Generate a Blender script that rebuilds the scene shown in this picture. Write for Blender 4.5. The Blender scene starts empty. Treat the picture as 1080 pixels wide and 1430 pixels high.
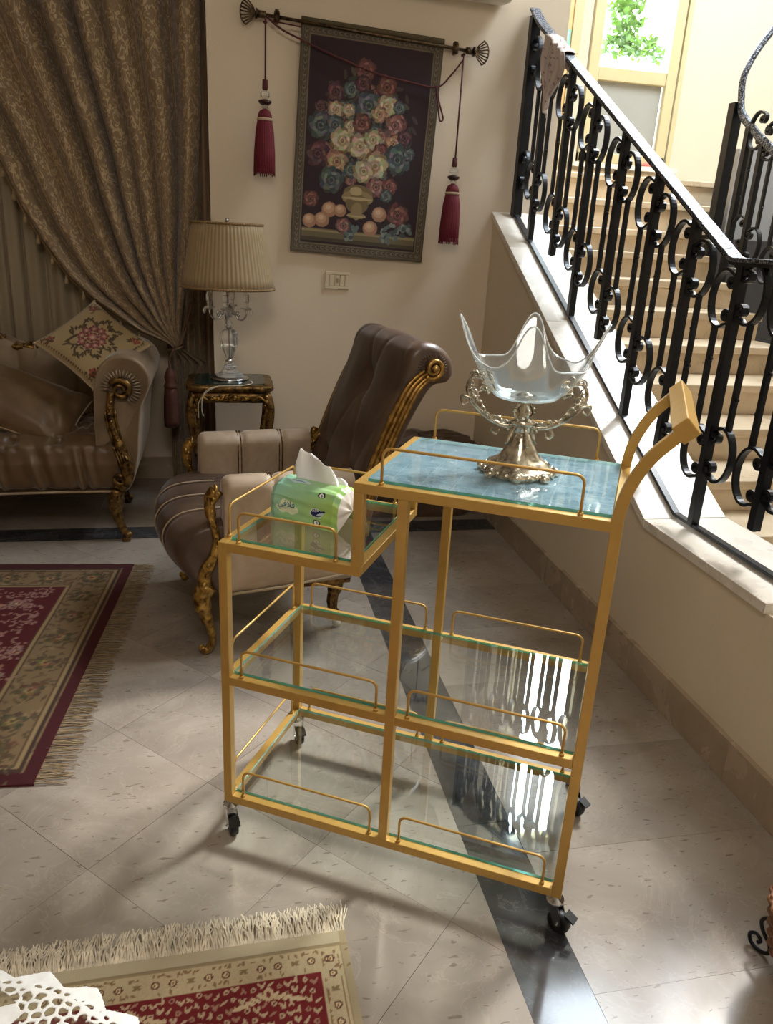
import bpy, bmesh, math, random
import numpy as np
from mathutils import Vector, Matrix, noise as mnoise

# ------------------------------------------------------------ camera, world, light, exposure
scene = bpy.context.scene
COL = scene.collection
PI = math.pi
R = math.radians

FPX = 1069.23
PITCH, ROLL = 0.3468, 0.0543
YAW = -0.3065 + R(30)                      # heading of the camera in the room frame
cam_d = bpy.data.cameras.new('camera')
cam = bpy.data.objects.new('camera', cam_d)
COL.objects.link(cam)
scene.camera = cam
fwd = Vector((math.sin(YAW)*math.cos(PITCH), math.cos(YAW)*math.cos(PITCH), -math.sin(PITCH)))
rgt = Vector((math.cos(YAW), -math.sin(YAW), 0))
upv = rgt.cross(fwd)
c_, s_ = math.cos(ROLL), math.sin(ROLL)
r2 = c_*rgt + s_*upv
u2 = -s_*rgt + c_*upv
M = Matrix((r2, u2, -fwd)).transposed().to_4x4()
M.translation = Vector((0.02349, -1.54934, 1.40408))
cam.matrix_world = M
cam_d.sensor_fit = 'VERTICAL'
cam_d.sensor_height = 24.0
cam_d.sensor_width = 24.0*1080/1430
cam_d.lens = FPX*24.0/1430
cam_d.clip_start = 0.02
cam_d.clip_end = 200

world = bpy.data.worlds.new('sky')
scene.world = world
world.use_nodes = True
wn = world.node_tree
wn.nodes.clear()
wo = wn.nodes.new('ShaderNodeOutputWorld')
wb = wn.nodes.new('ShaderNodeBackground')
wb.inputs[0].default_value = (0.80, 0.90, 1.0, 1)
wb.inputs[1].default_value = 24.0
wn.links.new(wb.outputs[0], wo.inputs[0])

def portal(name, loc, rot, sx, sy):
    l = bpy.data.lights.new(name, 'AREA')
    l.shape = 'RECTANGLE'; l.size = sx; l.size_y = sy
    l.cycles.is_portal = True
    o = bpy.data.objects.new(name, l)
    o.location = loc; o.rotation_euler = rot
    COL.objects.link(o)
def lamp(name, loc, target, sx, sy, watts, color):
    l = bpy.data.lights.new(name, 'AREA')
    l.shape = 'RECTANGLE'; l.size = sx; l.size_y = sy; l.energy = watts; l.color = color
    o = bpy.data.objects.new(name, l)
    o.location = loc
    o.rotation_euler = (Vector(target)-Vector(loc)).to_track_quat('-Z', 'Y').to_euler()
    COL.objects.link(o)
# real openings of the stairwell (window_1 seen, window_2 a skylight above the flight) let the sky in
portal('portal_low', (2.93, 4.42, 3.3), (R(-90), 0, 0), 0.62, 2.6)
portal('portal_skylight', (3.45, 1.9, 5.07), (0, 0, 0), 1.8, 2.5)
def sunlight(az, el, strength, angle):
    l = bpy.data.lights.new('sun', 'SUN'); l.energy = strength; l.angle = R(angle); l.color = (1.0, 0.96, 0.90)
    o = bpy.data.objects.new('sun', l); COL.objects.link(o)
    d = Vector((math.cos(R(az))*math.cos(R(el)), math.sin(R(az))*math.cos(R(el)), math.sin(R(el))))
    o.rotation_euler = d.to_track_quat('Z', 'Y').to_euler(); o.location = d*12
sunlight(35, 52, 3.6, 8.0)                 # hazy sun through the skylight
# added warm fill light under the living room ceiling, behind the camera
lamp('room_fill_light', (0.0, -1.9, 3.1), (0.0, 0.6, 0.0), 1.2, 0.8, 32.0, (1.0, 0.90, 0.80))

vs = scene.view_settings
vs.view_transform = 'Standard'
vs.look = 'None'
vs.exposure = 0.12
vs.gamma = 1.0
vs.use_curve_mapping = False

rnd = random.Random(7)

# ------------------------------------------------------------ helpers
def srgb(r, g=None, b=None):
    if g is None: r, g, b = r
    f = lambda c: (c/255/12.92) if c/255 <= 0.04045 else ((c/255+0.055)/1.055)**2.4
    return (f(r), f(g), f(b), 1.0)

class Mat:
    def __init__(s, name):
        s.m = bpy.data.materials.new(name); s.m.use_nodes = True
        s.n = s.m.node_tree.nodes; s.l = s.m.node_tree.links
        s.b = s.n['Principled BSDF']; s.out = s.n['Material Output']
    def node(s, t, **kw):
        n = s.n.new(t)
        for k, v in kw.items(): setattr(n, k, v)
        return n
    def link(s, a, b): s.l.new(a, b)
    def ramp(s, fac, stops, interp='LINEAR'):
        r = s.n.new('ShaderNodeValToRGB'); r.color_ramp.interpolation = interp
        els = r.color_ramp.elements
        while len(els) < len(stops): els.new(0.5)
        for e, (p, c) in zip(els, stops): e.position = p; e.color = c
        s.link(fac, r.inputs[0]); return r.outputs[0]
    def noise(s, scale, detail=4, rough=0.55, vec=None, dist=0.0):
        n = s.n.new('ShaderNodeTexNoise')
        n.inputs['Scale'].default_value = scale; n.inputs['Detail'].default_value = detail
        n.inputs['Roughness'].default_value = rough; n.inputs['Distortion'].default_value = dist
        if vec is not None: s.link(vec, n.inputs['Vector'])
        return n
    def mix(s, fac, a, b, blend='MIX'):
        m = s.n.new('ShaderNodeMix'); m.data_type = 'RGBA'; m.blend_type = blend
        for v, i in ((fac, 0), (a, 6), (b, 7)):
            if hasattr(v, 'is_output') or hasattr(v, 'links'): s.link(v, m.inputs[i])
            else: m.inputs[i].default_value = v
        return m.outputs[2]
    def bump(s, h, strength=0.2, dist=0.01):
        b = s.n.new('ShaderNodeBump'); b.inputs['Strength'].default_value = strength
        b.inputs['Distance'].default_value = dist
        s.link(h, b.inputs['Height']); s.link(b.outputs[0], s.b.inputs['Normal'])
    def coord(s, kind='Object'):
        return s.n.new('ShaderNodeTexCoord').outputs[kind]
    def set(s, col=None, rough=None, metal=None, **kw):
        if col is not None: s.b.inputs['Base Color'].default_value = col
        if rough is not None: s.b.inputs['Roughness'].default_value = rough
        if metal is not None: s.b.inputs['Metallic'].default_value = metal
        for k, v in kw.items(): s.b.inputs[k.replace('_', ' ')].default_value = v
        return s

def simple(name, col, rough=0.5, metal=0.0, var=0.06, scale=20, bump=0.0, **kw):
    m = Mat(name); m.set(srgb(*col), rough, metal, **kw)
    n = m.noise(scale, vec=m.coord())
    a = tuple(max(0, c*(1-var)) for c in srgb(*col)[:3])+(1,)
    b = tuple(min(1, c*(1+var)) for c in srgb(*col)[:3])+(1,)
    m.link(m.ramp(n.outputs[0], [(0.3, a), (0.7, b)]), m.b.inputs['Base Color'])
    if bump: m.bump(n.outputs[0], bump, 0.005)
    return m.m

def marble(name, base, light, dark, fleck, rough, vein=None, scale=3.0, randomise=True, fleck_amt=0.66):
    m = Mat(name)
    g = m.node('ShaderNodeNewGeometry').outputs['Position']
    vec = g
    if randomise:
        oi = m.node('ShaderNodeObjectInfo'); add = m.node('ShaderNodeVectorMath', operation='ADD')
        mul = m.node('ShaderNodeVectorMath', operation='SCALE')
        comb = m.node('ShaderNodeCombineXYZ')
        for i in range(3): m.link(oi.outputs['Random'], comb.inputs[i])
        m.link(comb.outputs[0], mul.inputs[0]); mul.inputs['Scale'].default_value = 7.0
        m.link(g, add.inputs[0]); m.link(mul.outputs[0], add.inputs[1]); vec = add.outputs[0]
    n1 = m.noise(scale, 6, 0.6, vec, 0.8)
    c = m.ramp(n1.outputs[0], [(0.28, srgb(*dark)), (0.5, srgb(*base)), (0.72, srgb(*light))])
    # fine branching veins
    n2 = m.noise(scale*2.2, 8, 0.65, vec, 1.2)
    v = m.ramp(n2.outputs[0], [(0.485, (0, 0, 0, 1)), (0.5, (1, 1, 1, 1)), (0.515, (0, 0, 0, 1))])
    vm = m.node('ShaderNodeMath', operation='MULTIPLY'); m.link(v, vm.inputs[0]); vm.inputs[1].default_value = 0.16
    c = m.mix(vm.outputs[0], c, srgb(*(vein or light)))
    # small dark elongated fossils
    mp = m.node('ShaderNodeMapping'); mp.inputs['Scale'].default_value = (1, 3.2, 1); mp.inputs['Rotation'].default_value = (0, 0, 0.7)
    m.link(vec, mp.inputs['Vector'])
    n3 = m.noise(30, 2, 0.5, mp.outputs[0], 0.4)
    f = m.ramp(n3.outputs[0], [(fleck_amt, (0, 0, 0, 1)), (fleck_amt+0.03, (1, 1, 1, 1))])
    fm = m.node('ShaderNodeMath', operation='MULTIPLY'); m.link(f, fm.inputs[0]); fm.inputs[1].default_value = 0.6
    c = m.mix(fm.outputs[0], c, srgb(*fleck))
    if randomise:
        hv = m.node('ShaderNodeHueSaturation'); mr = m.node('ShaderNodeMapRange')
        mr.inputs['To Min'].default_value = 0.93; mr.inputs['To Max'].default_value = 1.05
        m.link(oi.outputs['Random'], mr.inputs['Value']); m.link(mr.outputs[0], hv.inputs['Value'])
        m.link(c, hv.inputs['Color']); c = hv.outputs[0]
    m.link(c, m.b.inputs['Base Color'])
    rr = m.ramp(n1.outputs[0], [(0.3, (rough*0.8,)*3+(1,)), (0.7, (rough*1.3,)*3+(1,))])
    m.link(rr, m.b.inputs['Roughness'])
    return m.m

def velvet(name, col, light, rough=0.55, sheen=0.5, scale=6):
    m = Mat(name); n = m.noise(scale, 5, 0.6, m.coord(), 0.6)
    m.link(m.ramp(n.outputs[0], [(0.3, srgb(*col)), (0.75, srgb(*light))]), m.b.inputs['Base Color'])
    m.set(rough=rough, Sheen_Weight=sheen, Sheen_Roughness=0.35)
    n2 = m.noise(160, 2, 0.5, m.coord()); m.bump(n2.outputs[0], 0.06, 0.002)
    return m.m

def gold_antique(name, hi=(196, 158, 84), lo=(92, 62, 28), rough=0.36):
    m = Mat(name); n = m.noise(38, 4, 0.6, m.coord(), 0.5)
    m.link(m.ramp(n.outputs[0], [(0.36, srgb(*lo)), (0.62, srgb(*hi))]), m.b.inputs['Base Color'])
    m.set(rough=rough, metal=0.85); m.bump(n.outputs[0], 0.3, 0.004)
    return m.m

def attr_mat(name, rough=0.85, bump_scale=220, sheen=0.2, strength=0.3):
    m = Mat(name); a = m.node('ShaderNodeAttribute'); a.attribute_name = 'col'
    m.link(a.outputs['Color'], m.b.inputs['Base Color'])
    m.set(rough=rough, Sheen_Weight=sheen)
    n = m.noise(bump_scale, 2, 0.5, m.coord()); m.bump(n.outputs[0], strength, 0.002)
    return m.m

def thin_glass(name, tint=(0.93, 0.985, 0.96), rough=0.0, boost=1.0, ior=1.5, haze=0.0):
    m = Mat(name); m.n.remove(m.b)
    t = m.node('ShaderNodeBsdfTransparent'); t.inputs[0].default_value = tint+(1,)
    g = m.node('ShaderNodeBsdfGlossy'); g.inputs['Roughness'].default_value = rough
    g.inputs[0].default_value = (0.95, 1.0, 1.0, 1)
    fr = m.node('ShaderNodeFresnel'); geo = m.node('ShaderNodeNewGeometry'); mr = m.node('ShaderNodeMapRange')
    mr.inputs['To Min'].default_value = ior; mr.inputs['To Max'].default_value = 1/ior
    m.link(geo.outputs['Backfacing'], mr.inputs['Value']); m.link(mr.outputs[0], fr.inputs[0])
    mu = m.node('ShaderNodeMath', operation='MULTIPLY'); mu.use_clamp = True; mu.inputs[1].default_value = boost
    m.link(fr.outputs[0], mu.inputs[0])
    mx = m.node('ShaderNodeMixShader')
    m.link(mu.outputs[0], mx.inputs[0]); m.link(t.outputs[0], mx.inputs[1]); m.link(g.outputs[0], mx.inputs[2])
    if haze:
        df = m.node('ShaderNodeBsdfDiffuse'); df.inputs[0].default_value = (0.9, 0.93, 0.95, 1); m2 = m.node('ShaderNodeMixShader'); m2.inputs[0].default_value = haze
        m.link(mx.outputs[0], m2.inputs[1]); m.link(df.outputs[0], m2.inputs[2]); mx = m2
    m.link(mx.outputs[0], m.out.inputs[0])
    return m.m

# ---- mesh building
class MB:
    def __init__(s): s.v = []; s.f = []; s.c = None; s.uv = None; s.mi = []
    def add(s, vs_, fs, mi=0):
        o = len(s.v); s.v += [tuple(p) for p in vs_]
        s.f += [tuple(i+o for i in f) for f in fs]; s.mi += [mi]*len(fs); return s
    def box(s, x0, x1, y0, y1, z0, z1, mi=0):
        v = [(x, y, z) for x in (x0, x1) for y in (y0, y1) for z in (z0, z1)]
        return s.add(v, [(0, 1, 3, 2), (4, 6, 7, 5), (0, 4, 5, 1), (2, 3, 7, 6), (0, 2, 6, 4), (1, 5, 7, 3)], mi)
    def prism(s, poly, z0, z1, mi=0):
        n = len(poly)
        v = [(x, y, z0) for x, y in poly]+[(x, y, z1) for x, y in poly]
        f = [tuple(range(n-1, -1, -1)), tuple(range(n, 2*n))]+[(i, (i+1) % n, n+(i+1) % n, n+i) for i in range(n)]
        return s.add(v, f, mi)
    def prism_x(s, poly, x0, x1):                 # polygon in (y, z), thickness along x
        n = len(poly)
        v = [(x0, a, b) for a, b in poly]+[(x1, a, b) for a, b in poly]
        f = [tuple(range(n)), tuple(range(2*n-1, n-1, -1))]+[(i, n+i, n+(i+1) % n, (i+1) % n) for i in range(n)]
        return s.add(v, f)
    def tube(s, pts, r, seg=8, sq=1.0, cap=True, twist=0.0, closed=False, ref=None):
        pts = [Vector(p) for p in pts]; n = len(pts)
        rs = r if isinstance(r, (list, tuple)) else [r]*n
        if len(rs) != n: rs = [rs[min(len(rs)-1, int(i*len(rs)/n))] for i in range(n)]
        ts = []
        for i in range(n):
            a = pts[(i-1) % n] if (closed or i > 0) else pts[0]
            b = pts[(i+1) % n] if (closed or i < n-1) else pts[-1]
            t = (b-a); ts.append(t.normalized() if t.length > 1e-9 else Vector((0, 0, 1)))
        up = Vector(ref) if ref else (Vector((0, 0, 1)) if abs(ts[0].z) < 0.9 else Vector((1, 0, 0)))
        vv = []
        nrm = None
        for i in range(n):
            if ref: nrm = (up-ts[i]*up.dot(ts[i])).normalized()
            elif nrm is None: nrm = (up-ts[i]*up.dot(ts[i])).normalized()
            else:
                nrm = nrm-ts[i]*nrm.dot(ts[i])
                nrm = nrm.normalized() if nrm.length > 1e-6 else up
            bi = ts[i].cross(nrm)
            for k in range(seg):
                a = 2*PI*(k+0.5)/seg+twist*i
                vv.append(pts[i]+nrm*math.cos(a)*rs[i]*sq+bi*math.sin(a)*rs[i])
        f = []
        for i in range(n if closed else n-1):
            for k in range(seg):
                a, b = i*seg+k, i*seg+(k+1) % seg
                j = (i+1) % n
                f.append((a, b, j*seg+(k+1) % seg, j*seg+k))
        if cap and not closed:
            f.append(tuple(range(seg-1, -1, -1))); f.append(tuple(range((n-1)*seg, n*seg)))
        return s.add(vv, f)
    def lathe(s, prof, seg=24, cx=0, cy=0, cz=0, star=None):
        vv = []; n = len(prof)
        for r_, z in prof:
            for k in range(seg):
                a = 2*PI*k/seg; q = r_*(star(a, z) if star else 1)
                vv.append((cx+q*math.cos(a), cy+q*math.sin(a), cz+z))
        f = [(i*seg+k, i*seg+(k+1) % seg, (i+1)*seg+(k+1) % seg, (i+1)*seg+k) for i in range(n-1) for k in range(seg)]
        if prof[0][0] > 1e-5: f.append(tuple(range(seg-1, -1, -1)))
        if prof[-1][0] > 1e-5: f.append(tuple(range((n-1)*seg, n*seg)))
        return s.add(vv, f)
    def ball(s, c, r, seg=8, rings=6, sc=(1, 1, 1)):
        vv = []
        for i in range(rings+1):
            p = PI*i/rings
            for k in range(seg):
                a = 2*PI*k/seg
                vv.append((c[0]+r*sc[0]*math.sin(p)*math.cos(a), c[1]+r*sc[1]*math.sin(p)*math.sin(a), c[2]+r*sc[2]*math.cos(p)))
        f = [(i*seg+k, (i+1)*seg+k, (i+1)*seg+(k+1) % seg, i*seg+(k+1) % seg) for i in range(rings) for k in range(seg)]
        return s.add(vv, f)
    def grid(s, fn, nu, nv, closeu=False, colfn=None, uv=True):
        vv = []; base = len(s.v)
        for j in range(nv+1):
            for i in range(nu if closeu else nu+1):
                vv.append(tuple(fn(i/nu, j/nv)))
        w = nu if closeu else nu+1
        f = []
        for j in range(nv):
            for i in range(nu):
                i2 = (i+1) % w if closeu else i+1
                f.append((j*w+i, j*w+i2, (j+1)*w+i2, (j+1)*w+i))
        s.add(vv, f)
        if uv:
            if s.uv is None: s.uv = {}
            for j in range(nv+1):
                for i in range(w): s.uv[base+j*w+i] = (i/nu, j/nv)
        if colfn:
            if s.c is None: s.c = {}
            for j in range(nv+1):
                for i in range(w): s.c[base+j*w+i] = colfn(i/nu, j/nv)
        return s
    def build(s, name, mat, parent=None, smooth=False, loc=None, rot=None, merge=False, solid=0, bevel=0, sub=0):
        me = bpy.data.meshes.new(name); me.from_pydata(s.v, [], s.f); me.update()
        for m in (mat if isinstance(mat, (list, tuple)) else [mat]): me.materials.append(m)
        if any(s.mi): me.polygons.foreach_set('material_index', s.mi)
        if s.c is not None:
            ca = me.color_attributes.new('col', 'FLOAT_COLOR', 'POINT')
            arr = np.ones((len(s.v), 4), dtype=np.float32)
            for k, v in s.c.items(): arr[k, :3] = v[:3]
            ca.data.foreach_set('color', arr.ravel())
        if s.uv is not None:
            ul = me.uv_layers.new(name='UVMap')
            li = np.empty(len(me.loops), dtype=np.int32); me.loops.foreach_get('vertex_index', li)
            arr = np.zeros((len(s.v), 2), dtype=np.float32)
            for k, v in s.uv.items(): arr[k] = v
            ul.data.foreach_set('uv', arr[li].ravel())
        if merge or smooth is not False or not s.c:
            bm = bmesh.new(); bm.from_mesh(me)
            if merge: bmesh.ops.remove_doubles(bm, verts=bm.verts, dist=1e-5)
            bmesh.ops.recalc_face_normals(bm, faces=bm.faces)
            bm.to_mesh(me); bm.free()
        if smooth: me.shade_smooth()
        o = bpy.data.objects.new(name, me); COL.objects.link(o)
        if parent: o.parent = parent
        if loc: o.location = loc
        if rot: o.rotation_euler = rot
        if solid:
            md = o.modifiers.new('s', 'SOLIDIFY'); md.thickness = solid; md.offset = 0
        if bevel:
            md = o.modifiers.new('b', 'BEVEL'); md.width = bevel; md.segments = 2; md.limit_method = 'ANGLE'
        if sub:
            md = o.modifiers.new('u', 'SUBSURF'); md.levels = sub; md.render_levels = sub
        return o

def thing(name, label, cat, loc=(0, 0, 0), rot=(0, 0, 0), group=None):
    o = bpy.data.objects.new(name, None); o.empty_display_size = 0.1; COL.objects.link(o)
    o.location = loc; o.rotation_euler = rot; tag(o, label, cat, group); return o
def tag(o, label=None, cat=None, group=None, kind=None):
    if label: o['label'] = label
    if cat: o['category'] = cat
    if group: o['group'] = group
    if kind: o['kind'] = kind
    return o
def structure(o, label=None, cat=None):
    o['kind'] = 'structure'
    if label: o['label'] = label
    if cat: o['category'] = cat
    return o
def s_empty(name, label, cat):
    return structure(thing(name, label, cat))
def dup(o, parent=None, loc=None, rot=None):
    c = o.copy(); COL.objects.link(c)
    if parent: c.parent = parent
    if loc is not None: c.location = loc
    if rot is not None: c.rotation_euler = rot
    return c
def link_mesh(name, me, parent, loc=(0, 0, 0), rot=(0, 0, 0), scale=(1, 1, 1)):
    o = bpy.data.objects.new(name, me); COL.objects.link(o); o.parent = parent
    o.location = loc; o.rotation_euler = rot; o.scale = scale; return o
def lerp(a, b, t): return a+(b-a)*t
def resample(pts, n):
    P = np.array(pts, float); d = np.r_[0, np.cumsum(np.linalg.norm(np.diff(P, axis=0), axis=1))]
    t = np.linspace(0, d[-1], n)
    return [tuple(np.interp(x, d, P[:, k]) for k in range(P.shape[1])) for x in t]
def smooth_path(pts, n=32):                       # Catmull-Rom
    P = [np.array(p, float) for p in pts]; P = [2*P[0]-P[1]]+P+[2*P[-1]-P[-2]]; out = []
    m = len(P)-3; per = max(2, n//m)
    for i in range(m):
        p0, p1, p2, p3 = P[i:i+4]
        for k in range(per):
            t = k/per
            out.append(0.5*((2*p1)+(-p0+p2)*t+(2*p0-5*p1+4*p2-p3)*t*t+(-p0+3*p1-3*p2+p3)*t**3))
    out.append(P[-2]); return [tuple(p) for p in out]
def clip_poly(poly, x0, x1, y0, y1):
    def cl(p, ins, inter):
        out = []
        for i in range(len(p)):
            a, b = p[i], p[(i+1) % len(p)]
            if ins(a):
                out.append(a)
                if not ins(b): out.append(inter(a, b))
            elif ins(b): out.append(inter(a, b))
        return out
    def ix(x): return lambda a, b: (x, a[1]+(b[1]-a[1])*(x-a[0])/(b[0]-a[0]))
    def iy(y): return lambda a, b: (a[0]+(b[0]-a[0])*(y-a[1])/(b[1]-a[1]), y)
    for ins, it in ((lambda a: a[0] >= x0, ix(x0)), (lambda a: a[0] <= x1, ix(x1)), (lambda a: a[1] >= y0, iy(y0)), (lambda a: a[1] <= y1, iy(y1))):
        if not poly: return []
        poly = cl(poly, ins, it)
    out = []
    for p in poly:
        if not out or abs(p[0]-out[-1][0])+abs(p[1]-out[-1][1]) > 1e-4: out.append(p)
    if len(out) > 2 and abs(out[0][0]-out[-1][0])+abs(out[0][1]-out[-1][1]) < 1e-4: out.pop()
    if len(out) < 3: return []
    ar = sum(out[i][0]*out[(i+1) % len(out)][1]-out[(i+1) % len(out)][0]*out[i][1] for i in range(len(out)))/2
    return out if abs(ar) > 1e-3 else []

# ---- a small raster painter for woven and printed patterns (stored as vertex colours)
class Canvas:
    def __init__(s, w, h, res, bg):               # metres, metres per cell
        s.w, s.h, s.res = w, h, res
        s.nx, s.ny = max(2, int(round(w/res))), max(2, int(round(h/res)))
        s.a = np.zeros((s.ny+1, s.nx+1, 3)); s.a[:] = srgb(*bg)[:3]
        s.X, s.Y = np.meshgrid(np.linspace(0, w, s.nx+1), np.linspace(0, h, s.ny+1))
    def put(s, mask, col, k=1.0):
        c = np.array(srgb(*col)[:3]); s.a[mask] = s.a[mask]*(1-k)+c*k
    def rect(s, x0, x1, y0, y1, col): s.put((s.X >= x0) & (s.X <= x1) & (s.Y >= y0) & (s.Y <= y1), col)
    def frame(s, d0, d1, col):
        d = np.minimum(np.minimum(s.X, s.w-s.X), np.minimum(s.Y, s.h-s.Y)); s.put((d >= d0) & (d < d1), col)
    def ell(s, cx, cy, rx, ry, rot, col, k=1.0):
        c, n = math.cos(rot), math.sin(rot); r = max(rx, ry)
        i0, i1 = max(0, int((cx-r)/s.res)-1), min(s.nx+1, int((cx+r)/s.res)+3)
        j0, j1 = max(0, int((cy-r)/s.res)-1), min(s.ny+1, int((cy+r)/s.res)+3)
        if i1 <= i0 or j1 <= j0: return
        dx = s.X[j0:j1, i0:i1]-cx; dy = s.Y[j0:j1, i0:i1]-cy
        m = ((dx*c+dy*n)/rx)**2+((-dx*n+dy*c)/ry)**2 <= 1
        sub = s.a[j0:j1, i0:i1]; sub[m] = sub[m]*(1-k)+np.array(srgb(*col)[:3])*k
    def flower(s, cx, cy, r, cols, rg, petals=6):
        a0 = rg.random()*6
        for ring, (rr, cc) in enumerate(((1.0, cols[0]), (0.72, cols[1]), (0.42, cols[2]))):
            for k in range(petals):
                a = a0+2*PI*k/petals+ring*0.5
                s.ell(cx+math.cos(a)*r*rr*0.55, cy+math.sin(a)*r*rr*0.55, r*rr*0.46, r*rr*0.33, a, tuple(q*(0.86+0.28*rg.random()) for q in cc))
        s.ell(cx, cy, r*0.16, r*0.16, 0, cols[3])
    def line(s, pts, w, col):
        for a, b in zip(pts[:-1], pts[1:]):
            L = math.hypot(b[0]-a[0], b[1]-a[1]); n = max(1, int(L/(w*0.6)))
            for k in range(n+1): s.ell(lerp(a[0], b[0], k/n), lerp(a[1], b[1], k/n), w/2, w/2, 0, col)
    def col(s, u, v):
        return s.a[min(s.ny, int(round(v*s.ny))), min(s.nx, int(round(u*s.nx)))]
    def mesh(s, fn):                               # fn(u, v) -> point; one vertex per cell
        mb = MB(); mb.grid(fn, s.nx, s.ny, uv=False); 
        mb.c = None; mb._arr = s.a.reshape(-1, 3)
        return mb
def build_canvas(cv, fn, name, mat, parent=None, smooth=True, **kw):
    mb = cv.mesh(fn); arr = mb._arr
    o = mb.build(name, mat, parent, smooth=smooth, **kw)
    ca = o.data.color_attributes.new('col', 'FLOAT_COLOR', 'POINT')
    full = np.ones((len(o.data.vertices), 4), dtype=np.float32); full[:, :3] = arr
    ca.data.foreach_set('color', full.ravel())
    return o

# ------------------------------------------------------------ materials
WALL = simple('wall_paint', (226, 210, 187), 0.75, var=0.03, scale=1.3)
WALLR = simple('stair_wall_paint', (220, 206, 182), 0.7, var=0.05, scale=2.2)
STAIRWALL = simple('stairwell_paint', (196, 184, 163), 0.8, var=0.02, scale=2)
CEIL = simple('ceiling_paint', (235, 230, 220), 0.8, var=0.02)
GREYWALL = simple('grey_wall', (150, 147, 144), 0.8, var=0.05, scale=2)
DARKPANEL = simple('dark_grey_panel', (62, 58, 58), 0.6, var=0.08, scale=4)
TILE = marble('floor_marble', (152, 141, 129), (170, 159, 147), (134, 122, 111), (104, 88, 74), 0.17, vein=(202, 190, 174), scale=2.6, fleck_amt=0.665)
BLACKT = marble('black_marble', (60, 60, 62), (84, 84, 86), (42, 42, 44), (98, 98, 98), 0.09, vein=(150, 150, 150), scale=4, fleck_amt=0.74)
STEPM = marble('step_marble', (205, 184, 154), (222, 204, 176), (186, 164, 134), (150, 126, 98), 0.3, scale=3, fleck_amt=0.76)
CAPM = marble('cap_marble', (222, 214, 202), (236, 230, 220), (204, 194, 180), (170, 158, 144), 0.28, scale=2.5, fleck_amt=0.8)
BASEM = marble('baseboard_marble', (172, 154, 132), (184, 166, 144), (160, 142, 120), (112, 92, 74), 0.25, scale=5, fleck_amt=0.77)
GROUT = simple('grout', (140, 126, 110), 0.9)
IRON = simple('black_iron', (20, 22, 27), 0.34, 0.4, var=0.3, scale=60)
def hammered():
    m = Mat('hammered_handrail'); m.set(rough=0.42, metal=0.6)
    v = m.node('ShaderNodeTexVoronoi'); v.inputs['Scale'].default_value = 140; m.link(m.coord(), v.inputs['Vector'])
    m.link(m.ramp(v.outputs['Distance'], [(0.2, srgb(150, 154, 162)), (0.62, srgb(44, 48, 56))]), m.b.inputs['Base Color'])
    m.bump(v.outputs['Distance'], 0.7, 0.003); return m.m
HANDRAIL = hammered()
GOLDP = simple('gold_paint', (192, 152, 80), 0.34, 0.35, var=0.08, scale=14)
GOLDA = gold_antique('antique_gold')
GOLDB = gold_antique('aged_gilt', (150, 116, 66), (56, 38, 22), 0.42)
GOLDS = gold_antique('smooth_gold', (178, 140, 76), (120, 88, 42), 0.3)
VELB = velvet('brown_velvet', (58, 42, 33), (98, 76, 60), 0.36, 0.14, 7)
VELBG = velvet('beige_velvet', (150, 128, 104), (186, 166, 142), 0.5, 0.4, 7)
VELSB = velvet('sofa_beige_velvet', (118, 98, 74), (152, 130, 102), 0.5, 0.4, 7)
VELS = velvet('sofa_velvet', (80, 60, 40), (116, 92, 66), 0.4, 0.5, 5)
VELP = velvet('pillow_velvet', (88, 68, 46), (124, 100, 72), 0.4, 0.5, 5)
PIPE = simple('piping', (170, 150, 122), 0.6)
GLASS = thin_glass('shelf_glass', (0.965, 0.992, 0.985), 0.0, 1.5)
GLASS_EDGE = Mat('glass_edge').set((0.10, 0.50, 0.38, 1), 0.12, 0.0, Transmission_Weight=0.5).m
def blue_glass():  # pale blue mottling and faint grid lines mixed over clear glass
    m = Mat('bluish_shelf_glass'); m.set(rough=0.03)
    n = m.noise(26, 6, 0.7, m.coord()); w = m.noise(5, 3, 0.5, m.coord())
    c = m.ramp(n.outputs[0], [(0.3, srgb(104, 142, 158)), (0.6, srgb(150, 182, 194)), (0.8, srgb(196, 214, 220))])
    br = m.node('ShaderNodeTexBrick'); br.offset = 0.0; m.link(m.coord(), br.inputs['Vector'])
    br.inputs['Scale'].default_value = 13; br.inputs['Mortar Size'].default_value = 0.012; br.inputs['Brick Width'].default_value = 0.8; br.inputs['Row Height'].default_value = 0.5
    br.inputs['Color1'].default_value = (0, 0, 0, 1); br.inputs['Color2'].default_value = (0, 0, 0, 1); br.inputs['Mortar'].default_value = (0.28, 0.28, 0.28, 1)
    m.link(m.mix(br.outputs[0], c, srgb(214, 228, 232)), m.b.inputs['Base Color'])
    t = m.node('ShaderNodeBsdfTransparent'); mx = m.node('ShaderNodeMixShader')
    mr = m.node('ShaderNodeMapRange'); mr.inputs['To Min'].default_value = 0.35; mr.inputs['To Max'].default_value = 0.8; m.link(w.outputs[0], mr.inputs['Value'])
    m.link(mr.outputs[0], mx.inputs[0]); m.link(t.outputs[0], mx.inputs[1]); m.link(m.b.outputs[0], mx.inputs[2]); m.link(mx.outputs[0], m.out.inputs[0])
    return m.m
BLUEGLASS = blue_glass()
BOWLG = thin_glass('bowl_glass', (0.95, 0.965, 0.97), 0.05, 2.0, 1.45, 0.06)
WINGLASS = thin_glass('window_glass', (0.97, 0.99, 0.98), 0.0, 0.6)
CRYSTAL = Mat('crystal').set((0.95, 0.95, 0.93, 1), 0.03, 0.0, Transmission_Weight=0.85, IOR=1.5).m
SILVER = gold_antique('silver_gilt', (238, 230, 210), (138, 126, 106), 0.2)
CHROME = simple('chrome', (200, 202, 206), 0.16, 1.0, var=0.05)
RUBBER = simple('black_rubber', (20, 20, 21), 0.45, var=0.2)
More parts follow.
